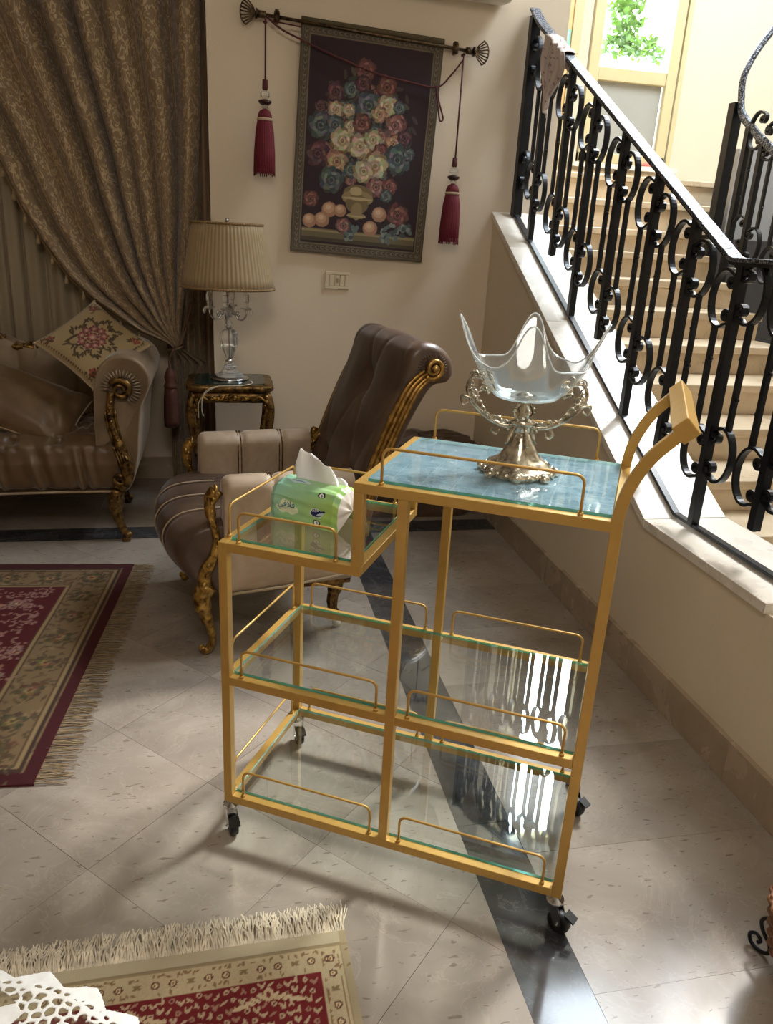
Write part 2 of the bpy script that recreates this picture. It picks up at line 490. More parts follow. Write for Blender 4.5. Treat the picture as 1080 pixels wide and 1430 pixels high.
WHITEP = simple('white_plastic', (228, 222, 208), 0.4, var=0.02)
FRAMEW = simple('window_frame_paint', (186, 172, 132), 0.45, var=0.02)
WOODD = simple('pale_wood', (214, 170, 116), 0.5, var=0.1, scale=9)
ATTR = attr_mat('woven')
ATTRP = attr_mat('printed_film', 0.22, 60, 0.0, 0.25)

# ------------------------------------------------------------ the room
X_R = 1.39            # face of the low wall carrying the stair rail
Y_B = 2.49            # back wall of the living room
H = 3.25

floor = structure(MB().box(-3.4, 4.6, -3.6, 5.4, -0.12, -0.006).build('floor', GROUT), 'beige marble tile floor with dark marble strips', 'floor')
tile_meshes = []
def tile(poly, mat, g=0.0005):
    cx = sum(p[0] for p in poly)/len(poly); cy = sum(p[1] for p in poly)/len(poly)
    q = []
    for x, y in poly:
        d = math.hypot(x-cx, y-cy); k = max(0.0, (d-g*1.4)/d); q.append(((x-cx)*k, (y-cy)*k))
    dz = rnd.uniform(-0.0003, 0.0003)
    o = MB().prism(q, -0.0058, dz).build('tile', mat, floor, loc=(cx, cy, 0))
    return o
def rect(x0, x1, y0, y1): return [(x0, y0), (x1, y0), (x1, y1), (x0, y1)]
T = 0.373
# laid diagonally left of the dark strip
XL, YN = -2.3, -1.9
for i in range(-16, 16):
    for j in range(-16, 16):
        s0, d0 = -0.39+i*T*1.4142, 0.30+j*T*1.4142          # x+y and x-y of the tile's lower corner
        pts = [((s+d)/2, (s-d)/2) for s, d in ((s0, d0), (s0+T*1.4142, d0), (s0+T*1.4142, d0+T*1.4142), (s0, d0+T*1.4142))]
        p = clip_poly(pts, XL, 0.578, YN, 1.952)
        if p: tile(p[::-1], TILE)
y = YN
while y < 1.9:
    y1 = min(1.952, y+0.61); tile(rect(0.578, 0.720, y, y1), BLACKT); y = y1
x = XL
while x < X_R:
    x1 = min(X_R+0.02, x+0.61); tile(rect(x, x1, 1.952, 2.105), BLACKT); x = x1
k = 0
yy = -0.184-5*T
while yy < 1.95:
    tile(rect(0.720, X_R+0.02, max(YN, yy), min(1.952, yy+T)), TILE); yy += T
for i in range(9):
    for j in range(2):
        tile(rect(XL+i*0.42, min(X_R+0.02, XL+(i+1)*0.42), 2.105+j*0.40, 2.105+(j+1)*0.40), TILE)

# back wall: plane in front of which the tapestry hangs, ends in a free edge at the stair
wb_ = MB()
wb_.box(-0.03, 1.685, Y_B, Y_B+0.16, 0, 5.0)
wb_.box(-0.03, 0.10, Y_B+0.16, 3.0, 0, H)
wb_.box(-3.4, 0.10, 2.90, 3.0, 0, H)
structure(wb_.build('wall_back', WALL), 'plain beige wall behind the tapestry', 'wall')
structure(MB().box(-3.4, -3.28, -3.6, 3.0, 0, H).build('wall_left', WALL), 'beige wall at the far left', 'wall')
structure(MB().box(-3.4, 4.6, -3.6, -3.48, 0, 5.0).build('wall_front', WALL), 'beige wall behind the camera', 'wall')
# low wall under the stair rail: sloping top, level toward the camera
SL = 0.528
def capz(y): return 0.557+SL*max(0.0, y-0.618)
poly = [(-3.5, 0), (Y_B, 0), (Y_B, capz(Y_B)-0.0295), (0.618, 0.5275), (0.0, 0.5275), (-0.02, 0.5275), (-0.02, 1.9), (-3.5, 1.9)]
wr = MB()
pa = [(-0.0, 0), (Y_B, 0), (Y_B, capz(Y_B)-0.0295), (0.618, 0.5275), (0.0, 0.5275)]
wr.prism_x(pa, X_R+0.004, 1.685)
structure(wr.build('wall_right', WALLR), 'beige low wall under the stair railing with a sloping top', 'wall')
structure(MB().box(X_R+0.004, 1.685, -0.9, -0.0005, 0, 0.5275).build('wall_right_low', WALLR), 'beige wall toward the camera', 'wall')
cap_root = s_empty('trim_1', 'pale marble coping along the sloping top of the low wall', 'coping')
def cap_piece(y0, y1, name='coping_slab'):
    pl = [(y0, capz(y0)-0.03), (y1, capz(y1)-0.03), (y1, capz(y1)), (y0, capz(y0))]
    MB().prism_x(pl, 1.383, 1.69).build(name, CAPM, cap_root, bevel=0.002)
for a, b in ((0.003, 0.617), (0.619, 1.049), (1.051, 1.63), (1.632, 2.17), (2.172, Y_B)): cap_piece(a, b)
structure(MB().box(1.383, 1.69, -0.003, 0.0025, 0.5276, 0.557).build('trim_2', CAPM), 'upright marble end of the coping', 'coping')
# baseboard on the low wall, in lengths
bb = s_empty('baseboard_right', 'brown marble skirting along the low wall', 'baseboard')
for y0 in np.arange(-0.56, 2.49, 0.56):
    MB().box(X_R-0.012, X_R+0.006, y0+0.001, min(2.49, y0+0.559), 0.0, 0.128).build('skirting_length', BASEM, bb, bevel=0.0015)
bb2 = s_empty('baseboard_back', 'brown marble skirting along the back wall', 'baseboard')
for x0 in (-0.03, 0.44, 0.91):
    MB().box(x0+0.001, x0+0.469, Y_B-0.012, Y_B+0.003, 0, 0.128).build('skirting_length', BASEM, bb2)
MB().box(-3.2, -0.05, 2.888, 2.903, 0, 0.128).build('skirting_length', BASEM, bb2)

# ceilings
structure(MB().box(-3.4, 1.69, -3.6, 3.0, H, H+0.08).build('ceiling', CEIL), 'white ceiling', 'ceiling')
cb = MB(); cb.box(1.3, 2.55, -3.6, 4.5, 5.0, 5.08); cb.box(4.35, 4.7, -3.6, 4.5, 5.0, 5.08); cb.box(2.55, 4.35, -3.6, 0.65, 5.0, 5.08); cb.box(2.55, 4.35, 3.15, 4.5, 5.0, 5.08)
structure(cb.build('ceiling_stairwell', CEIL), 'white ceiling of the stairwell', 'ceiling')
# wall band above the living room ceiling so the stairwell is closed
structure(MB().box(1.60, 1.69, -3.6, Y_B, H, 5.0).build('wall_upper', STAIRWALL), 'upper wall of the stairwell', 'wall')

# stairwell walls with the two window openings
YW = 4.20
sw = MB()
wx0, wx1, wz0, wz1 = 2.56, 3.27, 1.98, 4.60
sw.box(1.5, wx0, YW, YW+0.16, 0, 5.0); sw.box(wx1, 4.7, YW, YW+0.16, 0, 5.0)
sw.box(wx0, wx1, YW, YW+0.16, 0, wz0); sw.box(wx0, wx1, YW, YW+0.16, wz1, 5.0)

structure(sw.build('wall_stairwell', STAIRWALL), 'cream stairwell wall around the window', 'wall')
structure(MB().box(1.5, 1.6, Y_B+0.16, YW, 0, 5.0).build('wall_stairwell_left', STAIRWALL), 'cream stairwell side wall', 'wall')
structure(MB().box(4.5, 4.62, -3.6, YW, 0, 5.0).build('wall_stairwell_right', STAIRWALL), 'cream stairwell side wall', 'wall')

win = s_empty('window_1', 'cream framed window above the stair landing with a grey lower pane', 'window')
fx0, fx1 = wx0+0.01, wx1-0.01
f = MB()
for a, b, c, d in ((fx0, fx0+0.08, wz0, wz1), (fx1-0.08, fx1, wz0, wz1), (fx0, fx1, wz0, wz0+0.07), (fx0, fx1, wz1-0.07, wz1)):
    f.box(a, b, YW-0.015, YW+0.075, c, d)
f.build('window_frame', FRAMEW, win, bevel=0.006)
MB().box(fx0+0.08, fx1-0.08, YW-0.008, YW+0.06, 2.515, 2.60).build('transom', FRAMEW, win, bevel=0.005)
MB().box(fx0+0.085, fx1-0.085, YW+0.03, YW+0.034, 2.60, wz1-0.07).build('upper_pane', WINGLASS, win)
FROST = Mat('frosted_pane').set(srgb(150, 148, 140), 0.55, Transmission_Weight=0.06).m
MB().box(fx0+0.085, fx1-0.085, YW+0.03, YW+0.036, wz0+0.07, 2.515).build('lower_pane', FROST, win)
# casing beside the opening
cs = MB(); cs.box(wx1, wx1+0.035, YW-0.02, YW, 1.9, 4.6); cs.build('casing', FRAMEW, win)
win2 = s_empty('window_2', 'skylight in the stairwell ceiling', 'window')
f = MB()
for a, b, c, d in ((2.55, 2.6, 0.65, 3.15), (4.30, 4.35, 0.65, 3.15), (2.6, 4.3, 0.65, 0.70), (2.6, 4.3, 3.10, 3.15)):
    f.box(a, b, c, d, 4.99, 5.06)
f.build('window_frame', FRAMEW, win2)
# sill board and skirting on the landing
structure(MB().box(2.50, 3.36, YW-0.05, YW+0.0, wz0-0.035, wz0-0.003).build('trim_3', CAPM), 'thin marble sill under the window', 'sill')
structure(MB().box(1.62, 3.44, YW-0.022, YW-0.002, 1.80, 1.925).build('baseboard_stairwell', STEPM), 'beige skirting on the landing', 'baseboard')
# door left of the window with a sticker
dr = s_empty('door_1', 'pale orange wooden door seen past the wall edge above the stairs', 'door')
MB().box(1.66, 2.40, YW-0.045, YW-0.003, 1.82, 3.5).build('door_leaf', WOODD, dr, bevel=0.003)
MB().box(2.40, 2.47, YW-0.055, YW-0.002, 1.82, 3.56).build('door_frame', FRAMEW, dr, bevel=0.004)
cv = Canvas(0.11, 0.16, 0.004, (170, 214, 186)); cv.frame(0, 0.012, (128, 186, 160)); cv.ell(0.055, 0.08, 0.035, 0.045, 0, (120, 190, 150)); cv.ell(0.055, 0.08, 0.025, 0.034, 0, (196, 226, 200)); cv.ell(0.055, 0.085, 0.012, 0.018, 0, (110, 170, 140))
st = build_canvas(cv, lambda u, v: (u*0.11, 0, v*0.16), 'door_sticker', ATTR, None, loc=(2.285, YW-0.048, 2.63), solid=0.001)
tag(st, 'small pale green printed sticker at the top of the orange door', 'sticker')
pk = MB(); pk.ball((0, 0, 0.02), 0.03, 10, 6, (1.5, 0.7, 0.55)); pk.ball((0.045, 0, 0.022), 0.017, 8, 5); pk.tube([(-0.05, 0, 0.02), (-0.09, 0.01, 0.012)], [0.012, 0.005], 6)
tag(pk.build('folded_cloth', simple('pink_cloth', (214, 120, 112), 0.8), None, True, loc=(3.12, YW-0.034, wz0-0.012)), 'small pink folded cloth on the window sill', 'cloth')

# ------------------------------------------------------------ stairs
stairs = s_empty('staircase', 'beige marble stair flight rising behind the iron railing', 'stairs')
NOS = [(-0.36, 0.0), (-0.12, 0.127), (0.12, 0.245), (0.36, 0.365), (0.602, 0.489), (0.839, 0.614), (1.094, 0.748), (1.341, 0.879), (1.586, 1.008), (1.825, 1.134), (2.065, 1.261), (2.300, 1.385), (2.518, 1.500), (2.817, 1.658), (3.121, 1.815)]
for i in range(1, len(NOS)):
    y0, z = NOS[i]; y1 = NOS[i+1][0] if i+1 < len(NOS) else YW
    xr = 2.585 if i < 13 else (2.9 if i == 13 else 4.5)
    MB().box(1.692 if y0 < Y_B else 1.62, xr, y0, y1+0.03, z-0.034, z).build('tread', STEPM, stairs, bevel=0.005)
    MB().box(1.692 if y0 < Y_B else 1.62, xr-0.004, y0+0.022, y0+0.05, NOS[i-1][1]+0.001, z-0.035).build('riser', STEPM, stairs)
# closing side and grey partition right of the flight
structure(MB().box(2.592, 2.66, -0.3, 2.5, 0, 0.30).build('wall_flight', STAIRWALL), 'low wall right of the stair flight', 'wall')
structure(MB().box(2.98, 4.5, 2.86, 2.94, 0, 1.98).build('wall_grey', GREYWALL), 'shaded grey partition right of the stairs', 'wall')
structure(MB().box(2.72, 4.5, 2.55, 2.63, 0, 1.48).build('panel_dark', DARKPANEL), 'plain dark grey panel right of the stairs', 'wall')  # plain dark panel standing in for an unclear dark area

# ------------------------------------------------------------ bar cart
CW, CD, TT = 0.8113, 0.4084, 0.021
XS, XM = 0.3252, 0.395
ZB, ZM, ZL, ZT = 0.09, 0.4418, 0.7717, 0.950
cart = thing('bar_cart', 'gold metal bar cart with glass shelves on black casters', 'cart', (0, 0, 0), (0, 0, R(-30)))
def bar(name, x0, x1, y0, y1, z0, z1, lab=None):
    o = MB().box(x0, x1, y0, y1, z0, z1).build(name, GOLDP, cart, bevel=0.0015)
    if lab: o['label'] = lab
    return o
for y0 in (0, CD-TT):
    y1 = y0+TT
    bar('post', 0, TT, y0, y1, ZB, ZL)
    bar('post', XM, XM+TT, y0, y1, ZB+TT, ZT-TT)
    bar('post', CW-TT, CW, y0, y1, ZB, ZT-0.004)
    bar('rail', TT, CW-TT, y0, y1, ZB, ZB+TT)
    bar('rail', TT, XM, y0, y1, ZM-TT, ZM); bar('rail', XM+TT, CW-TT, y0, y1, ZM-TT, ZM)
    bar('rail', TT, XS, y0, y1, ZL-TT, ZL)
    bar('post', XS-TT, XS, y0, y1, ZL, ZT-TT)
    bar('rail', XS-TT, CW-TT, y0, y1, ZT-TT, ZT)
for x0, z in ((0, ZB+TT), (0, ZM), (0, ZL), (XS-TT, ZL), (XS-TT, ZT), (CW-TT, ZT), (CW-TT, ZM), (CW-TT, ZB+TT)):
    bar('cross_rail', x0, x0+TT, TT, CD-TT, z-TT, z)
# push handle: the right posts curve out and up, joined by a flat grip
hp = smooth_path([(CW-TT/2, ZT-0.03), (CW-TT/2+0.000, ZT+0.012), (CW-0.001, ZT+0.062), (CW+0.024, ZT+0.117), (CW+0.058, ZT+0.160), (CW+0.073, ZT+0.175)], 30)
for y0 in (0, CD-TT):
    MB().tube([(x, y0+TT/2, z) for x, z in hp], TT/2*1.414, 4, ref=(0, 1, 0)).build('handle_arm', GOLDP, cart, bevel=0.001)
hg = MB(); ex, ez = hp[-1]; dx, dz = 0.72, 0.69
hw = 0.016
hg.add([(ex+sx*0.016*dz*1.1+lx*dx*hw, yv, ez-sx*0.016*dx*1.1+lx*dz*hw) for yv in (0, CD) for sx, lx in ((-1, -1), (1, -1), (1, 1), (-1, 1))],
       [(0, 1, 2, 3), (7, 6, 5, 4), (0, 4, 5, 1), (1, 5, 6, 2), (2, 6, 7, 3), (3, 7, 4, 0)])
hg.build('handle_grip', GOLDP, cart, bevel=0.002)
def shelf(x0, x1, z, mat=None):
    g = 0.006
    m = MB(); m.box(x0, x1, 0.0215, CD-0.0215, z-0.002, z+0.0055)
    me = m.build('glass_shelf', [mat or GLASS, GLASS_EDGE], cart)
    for p in me.data.polygons:
        if abs(p.normal.z) < 0.5: p.material_index = 1
    me['label'] = 'bluish mottled glass shelf' if mat else 'clear glass shelf with green edge'
shelf(0.022, XS-0.022, ZL); shelf(XS-TT+0.022, CW-0.022, ZT, BLUEGLASS)
shelf(0.022, CW-0.022, ZM); shelf(0.022, CW-0.022, ZB+TT)
def guard(p0, p1, z, h=0.074, r=0.003):
    a, b = Vector((p0[0], p0[1], z)), Vector((p1[0], p1[1], z)); d = (b-a).normalized(); q = 0.016
    path = [a+Vector((0, 0, -0.004)), a+Vector((0, 0, h-q))]
    for t in (30, 60): path.append(a+d*q*(1-math.cos(R(t)))+Vector((0, 0, h-q+q*math.sin(R(t)))))
    path.append(a+d*q+Vector((0, 0, h)))
    path.append(b-d*q+Vector((0, 0, h)))
    for t in (60, 30): path.append(b-d*q*(1-math.cos(R(t)))+Vector((0, 0, h-q+q*math.sin(R(t)))))
    path += [b+Vector((0, 0, h-q)), b+Vector((0, 0, -0.004))]
    m = MB().tube(path, r, 8)
    for e in (a, b): m.tube([e+Vector((0, 0, -0.001)), e+Vector((0, 0, 0.006))], 0.0055, 8)
    m.build('guard_rod', GOLDP, cart, True)
yf, yb = 0.009, CD-0.009
for y_ in (yf, yb):
    guard((0.358, y_), (0.735, y_), ZT, 0.074)
    guard((0.046, y_), (0.268, y_), ZL, 0.070)
    guard((0.048, y_), (0.371, y_), ZM, 0.070)
    guard((0.442, y_), (0.767, y_), ZM, 0.070)
    guard((0.048, y_), (0.371, y_), ZB+TT, 0.072)
    guard((0.442, y_), (0.767, y_), ZB+TT, 0.070)
for z in (ZL, ZM, ZB+TT): guard((0.009, 0.036), (0.009, 0.366), z, 0.074)
def caster(x, y, a):
    c = bpy.data.objects.new('caster', None); c.empty_display_size = 0.02; COL.objects.link(c); c.parent = cart
    c.location = (x, y, 0); c.rotation_euler = (0, 0, a)
    m = MB(); m.lathe([(0.0, 0.091), (0.009, 0.091), (0.009, 0.083), (0.019, 0.080), (0.020, 0.074), (0.015, 0.070), (0.0, 0.069)], 20)
    m.build('swivel_plate', CHROME, c, True)
    f = MB()
    for s in (-1, 1): f.prism_x([(-0.013, 0.071), (0.013, 0.071), (0.026, 0.030), (0.018, 0.018), (0.008, 0.028)], s*0.0125-0.001, s*0.0125+0.001)
    f.box(-0.0135, 0.0135, -0.013, 0.013, 0.069, 0.072)
    f.tube([(-0.018, 0.016, 0.026), (0.018, 0.016, 0.026)], 0.003, 8)
    f.build('fork', CHROME, c)
    w = MB(); n = 28
    prof = [(0.006, -0.010), (0.017, -0.0105), (0.024, -0.009), (0.026, -0.005), (0.026, 0.005), (0.024, 0.009), (0.017, 0.0105), (0.006, 0.010)]
    vv = []
    for r_, q in prof:
        for k in range(n):
            t = 2*PI*k/n; vv.append((q, 0.016+r_*math.cos(t), 0.026+r_*math.sin(t)))
    w.add(vv, [(i*n+k, i*n+(k+1) % n, ((i+1) % 8)*n+(k+1) % n, ((i+1) % 8)*n+k) for i in range(8) for k in range(n)])
    w.build('wheel', RUBBER, c, True)
    b = MB(); b.add([(-0.011, 0.030, 0.056), (0.011, 0.030, 0.056), (0.011, 0.052, 0.046), (-0.011, 0.052, 0.046), (-0.011, 0.030, 0.060), (0.011, 0.030, 0.060), (0.011, 0.052, 0.050), (-0.011, 0.052, 0.050)],
          [(3, 2, 1, 0), (4, 5, 6, 7), (0, 1, 5, 4), (1, 2, 6, 5), (2, 3, 7, 6), (3, 0, 4, 7)])
    b.build('brake_tab', RUBBER, c)
caster(0.012, 0.012, R(222)); caster(CW-0.012, 0.012, R(250)); caster(CW-0.012, CD-0.012, R(240)); caster(0.012, CD-0.012, R(222))

def cartpt(x, y, z):                     # cart coordinates -> room
    a = R(-30); return (x*math.cos(a)-y*math.sin(a), x*math.sin(a)+y*math.cos(a), z)

# ------------------------------------------------------------ pack of tissues on the left shelf
pack = thing('tissue_pack', 'green plastic pack of facial tissues with a tissue pulled out, on the small glass shelf', 'tissues', (0.118, 0.122, ZL+0.0062), (0, 0, R(-38.7)))
PL, PD, PH = 0.178, 0.098, 0.088
cv = Canvas(0.178, 0.30, 0.0009, (150, 205, 150))
g1, g2 = np.array(srgb(150, 200, 178)[:3]), np.array(srgb(164, 200, 104)[:3])
tX = np.clip(cv.X/0.178+0.15*np.sin(cv.Y*40), 0, 1)[..., None]; cv.a[:] = g1*(1-tX)+g2*tX
prr = random.Random(3)
for k in range(26):
    cv.ell(prr.uniform(0, .178), prr.uniform(0, .3), prr.uniform(.012, .035), prr.uniform(.004, .012), prr.uniform(-.5, .6), prr.choice([(196, 228, 176), (172, 220, 150), (120, 190, 150), (140, 196, 84)]), 0.35)
for dx, dy, r_ in ((0, 0, .019), (-.017, -.003, .013), (.017, -.004, .014), (-.006, .010, .012), (.008, .008, .012), (-.012, -.010, .010), (.012, -.011, .010)): cv.ell(0.048+dx, 0.044+dy, r_, r_*0.8, 0, (226, 232, 200))
for dx, dy, r_ in ((0, 0, .022), (-.018, 0, .012), (.018, 0, .013)): cv.ell(0.055+dx, 0.135+dy, r_, r_*0.62, 0, (196, 222, 226))
cv.ell(0.055, 0.135, .018, .007, 0, (110, 140, 190))
# dark blue drop logo
cv.ell(0.126, 0.046, .0165, .0115, 0, (214, 232, 220)); cv.ell(0.126, 0.046, .0150, .0100, 0, (30, 36, 92)); cv.ell(0.139, 0.049, .011, .004, 0.5, (30, 36, 92)); cv.ell(0.136, 0.044, .010, .003, 0.45, (190, 205, 215))
for cx, cy in ((0.126, 0.017), (0.132, 0.098)):
    cv.ell(cx, cy, .0098, .0088, 0, (26, 40, 34)); cv.ell(cx, cy, .0064, .0058, 0, (235, 240, 240)); cv.ell(cx+.001, cy, .0022, .004, 0.3, (120, 130, 140))
def packpt(u, v):
    # v runs from the bottom of the front face, up, over the rounded top and down the back
    L = v*0.30; x = u*PL
    pr = [(0.0, 0.0), (-0.003, 0.03), (-0.001, 0.062), (0.012, 0.082), (0.034, 0.090), (0.060, 0.091), (0.084, 0.084), (0.098, 0.062), (0.100, 0.03), (0.098, 0.0)]
    d = [0]; 
    for a, b in zip(pr[:-1], pr[1:]): d.append(d[-1]+math.hypot(b[0]-a[0], b[1]-a[1]))
    q = v*d[-1]; y = np.interp(q, d, [p[0] for p in pr]); z = np.interp(q, d, [p[1] for p in pr])
    e = abs(u-0.5)*2; squeeze = max(0, e-0.86)/0.14
    wr = 0.0012*math.sin(x*160+v*9)*(0.3+squeeze)+0.0016*math.sin(v*60+x*30)
    y = lerp(y, 0.049, 0.10*squeeze); z = z*(1-0.10*squeeze)+wr*(1 if z > 0.05 else 0.3)
    return (x, y+wr*0.5, max(0.0005, z))
o = build_canvas(cv, packpt, 'wrapper', ATTRP, pack)
FILM = Mat('clear_film').set(srgb(232, 224, 212), 0.25).m
for sgn, x0 in ((1, PL), (-1, 0)):
    def endpt(u, v, sgn=sgn, x0=x0):
        a = v*2*PI; 
        pr = packpt(1 if sgn > 0 else 0, min(1, v))
        cx, cy = 0.049, 0.042
        k = 1-u
        return (x0+sgn*(0.010*math.sin(u*PI*0.5)+0.0025*math.sin(v*34)*u), cx+(pr[1]-cx)*k, cy+(pr[2]-cy)*k+0.003*math.sin(v*22)*u*k)
    MB().grid(endpt, 8, 60, uv=False).build('end_film', FILM, pack, True)
ts = MB()
def tis(u, v):
    x = 0.040+0.112*u-0.010*v; h = 0.074*min(1.0, 6*(1-u)+0.1, 7*u+0.35)*(1-0.38*u)
    zig = 0.010*(abs(((u*3.0) % 1)-0.5)*2-0.5)*v
    return (x, 0.050+0.010*math.sin(u*7)*v+0.006*v, 0.086+h*v*(1.0 if v < 1 else 1)+zig+0.004*math.sin(u*15)*v)
ts.grid(tis, 40, 10, uv=False)
def tis2(u, v): p = tis(u, v); return (p[0]+0.016, p[1]+0.012+0.006*math.sin(u*9), 0.086+(p[2]-0.086)*(0.60+0.22*math.sin(u*5+1)))
ts.grid(tis2, 40, 10, uv=False)
TISSUE = Mat('tissue_paper').set(srgb(240, 240, 240), 0.9).m
ts.build('pulled_tissue', TISSUE, pack, True, solid=0.0006)

def text_mesh(name, body, size, mat, parent, loc, rot, ext=0.0002):
    cu = bpy.data.curves.new(name, 'FONT'); cu.body = body; cu.size = size; cu.extrude = ext; cu.align_x = 'CENTER'; cu.align_y = 'CENTER'
    tmp = bpy.data.objects.new(name+'_tmp', cu); COL.objects.link(tmp)
    dg = bpy.context.evaluated_depsgraph_get(); me = bpy.data.meshes.new_from_object(tmp.evaluated_get(dg))
    bpy.data.objects.remove(tmp); bpy.data.curves.remove(cu)
    me.materials.clear(); me.materials.append(mat)
    o = bpy.data.objects.new(name, me); COL.objects.link(o); o.parent = parent; o.location = loc; o.rotation_euler = rot
    return o
TEAL = simple('teal_print', (40, 130, 140), 0.4); WHITEPR = simple('white_print', (235, 240, 245), 0.4)
text_mesh('lettering', '\uFEF2\uFED3\uFEFC\uFED3', 0.021, TEAL, pack, (0.048, -0.0052, 0.045), (R(90), 0, 0))
text_mesh('lettering', '\uFEE6\uFEF3\uFE8E\uFED3', 0.011, WHITEPR, pack, (0.125, -0.0052, 0.047), (R(90), 0, 0))

# ------------------------------------------------------------ centrepiece: silver stand and glass bowl
bx, by, bz = 0.612, -0.118, ZT+0.0062
stand = thing('bowl_stand', 'ornate silvery gilt stand with two scrolled arms under the wavy glass bowl', 'stand', (bx, by, bz), (0, 0, R(-22)))
m = MB()
sq = lambda a, z: (1+0.10*math.cos(4*a)) if z < 0.05 else 1
m.lathe([(0, 0), (0.070, 0.0), (0.074, 0.006), (0.068, 0.014), (0.060, 0.016), (0.054, 0.024), (0.050, 0.028), (0.040, 0.034), (0.030, 0.050), (0.020, 0.072), (0.014, 0.085), (0, 0.085)], 48, star=lambda a, z: 1+(0.07*math.cos(4*a)+0.035*math.cos(12*a) if z < 0.02 else 0.09*math.cos(4*a) if z < 0.06 else 0))
for k in range(20):
    a = 2*PI*k/20; rr = 0.070*(1+0.07*math.cos(4*a))
    m.ball((rr*math.cos(a), rr*math.sin(a), 0.007), 0.0075 if k % 5 else 0.011, 7, 5)
for k in range(4):
    a = 2*PI*k/4+PI/4; m.ball((0.077*math.cos(a), 0.077*math.sin(a), 0.006), 0.012, 8, 5, (1, 1, 0.8))
m.build('foot', SILVER, stand, True)
m = MB()
m.lathe([(0.013, 0.082), (0.017, 0.090), (0.016, 0.098), (0.024, 0.102), (0.026, 0.107), (0.016, 0.112), (0.010, 0.122), (0.014, 0.134), (0.009, 0.144), (0.012, 0.149), (0.020, 0.152), (0, 0.153)], 28)
for s in (0, 1, 2, 3):
    a = s*PI/2+0.4
    m.tube(smooth_path([(0.010*math.cos(a), 0.010*math.sin(a), 0.145), (0.020*math.cos(a), 0.020*math.sin(a), 0.128), (0.014*math.cos(a), 0.014*math.sin(a), 0.108), (0.022*math.cos(a), 0.022*math.sin(a), 0.086), (0.032*math.cos(a), 0.032*math.sin(a), 0.060)], 16), 0.0035, 6)
    m.ball((0.020*math.cos(a), 0.020*math.sin(a), 0.13), 0.006, 7, 5)
m.build('stem', SILVER, stand, True)
for s in (-1, 1):
    m = MB()
    main = smooth_path([(s*0.014, 0, 0.098), (s*0.045, 0, 0.098), (s*0.080, 0, 0.115), (s*0.108, 0, 0.142), (s*0.118, 0, 0.168), (s*0.108, 0, 0.190), (s*0.088, 0, 0.186), (s*0.085, 0, 0.168), (s*0.096, 0, 0.160)], 48)
    m.tube(main, [0.0045, 0.0045, 0.004, 0.004, 0.0035, 0.003, 0.0022], 7)
    ar = random.Random(5)
    for i in range(2, 47, 2):
        p = main[min(i, len(main)-1)]; side = 1 if (i//3) % 2 else -1
        q = [(p[0], 0, p[2])]
        a0 = ar.uniform(0.6, 1.6)*side; L = ar.uniform(0.012, 0.024)
        for t in range(1, 7):
            a = a0+t*0.62*side; q.append((q[-1][0]+s*math.cos(a)*L/4, side*0.002*t*0.4, q[-1][2]+math.sin(a)*L/4*(1 if side > 0 else -1)*1.1))
        m.tube(q, [0.0026, 0.0024, 0.0022, 0.002, 0.0018, 0.0016, 0.0022], 6); m.ball(q[-1], 0.0036, 6, 4)
    q2 = smooth_path([(s*0.05, 0.003, 0.100), (s*0.062, 0.003, 0.084), (s*0.052, 0.003, 0.076), (s*0.046, 0.003, 0.086)], 16)
    m.tube(q2, [0.003, 0.0025, 0.002], 6)
    q2 = smooth_path([(s*0.106, -0.002, 0.146), (s*0.128, -0.002, 0.150), (s*0.124, -0.002, 0.132), (s*0.114, -0.002, 0.138)], 16)
    m.tube(q2, [0.003, 0.0025, 0.002], 6)
    m.build('scrolled_arm', SILVER, stand, True)
bowl = thing('glass_bowl', 'clear glass handkerchief bowl with pointed wavy rim on the silvery stand', 'bowl', (bx, by, bz+0.1545), (0, 0, R(-18)))
WPH = 0.3
def bowlpt(u, v):
    a = u*2*PI
    if v < 0.22: r_ = 0.060*(v/0.22); z = 0.0
    else:
        t = (v-0.22)/0.78
        w = 0.5+0.5*math.cos(4*a+WPH)                      # four tall lobes with a fold between each pair
        w2 = 0.5+0.5*math.cos(8*a+2*WPH)
        rim_r = 0.104+0.030*w+0.010*w2; rim_z = 0.060+0.085*w**1.5+0.006*w2
        fold = 0.010*math.sin(8*a+WPH)*t*(1-w)
        r_ = lerp(0.060, rim_r, t**0.88)+fold
        z = rim_z*t**1.25
        q = -0.012*math.sin(4*a+WPH)*t*t; ca, sa = math.cos(a), math.sin(a)
        return (r_*ca-q*sa, r_*sa+q*ca, z+0.0035)
    return (r_*math.cos(a), r_*math.sin(a), z+0.0035*(v/0.22)**4)
m = MB(); m.grid(bowlpt, 180, 26, closeu=True, uv=False); m.build('bowl_body', BOWLG, bowl, True, solid=0.003)
RIMG = Mat('rim_glass').set((0.9, 0.93, 0.93, 1), 0.08, 0.0, Transmission_Weight=0.5).m
MB().tube([bowlpt(k/180, 1.0) for k in range(180)], 0.0017, 6, closed=True).build('rim', RIMG, bowl, True)
MB().lathe([(0, 0.0040), (0.016, 0.0040), (0.020, 0.0055), (0.012, 0.010), (0.004, 0.012), (0, 0.0125)], 16, star=lambda a, z: 1+0.18*math.cos(8*a)).build('rosette', SILVER, bowl, True)

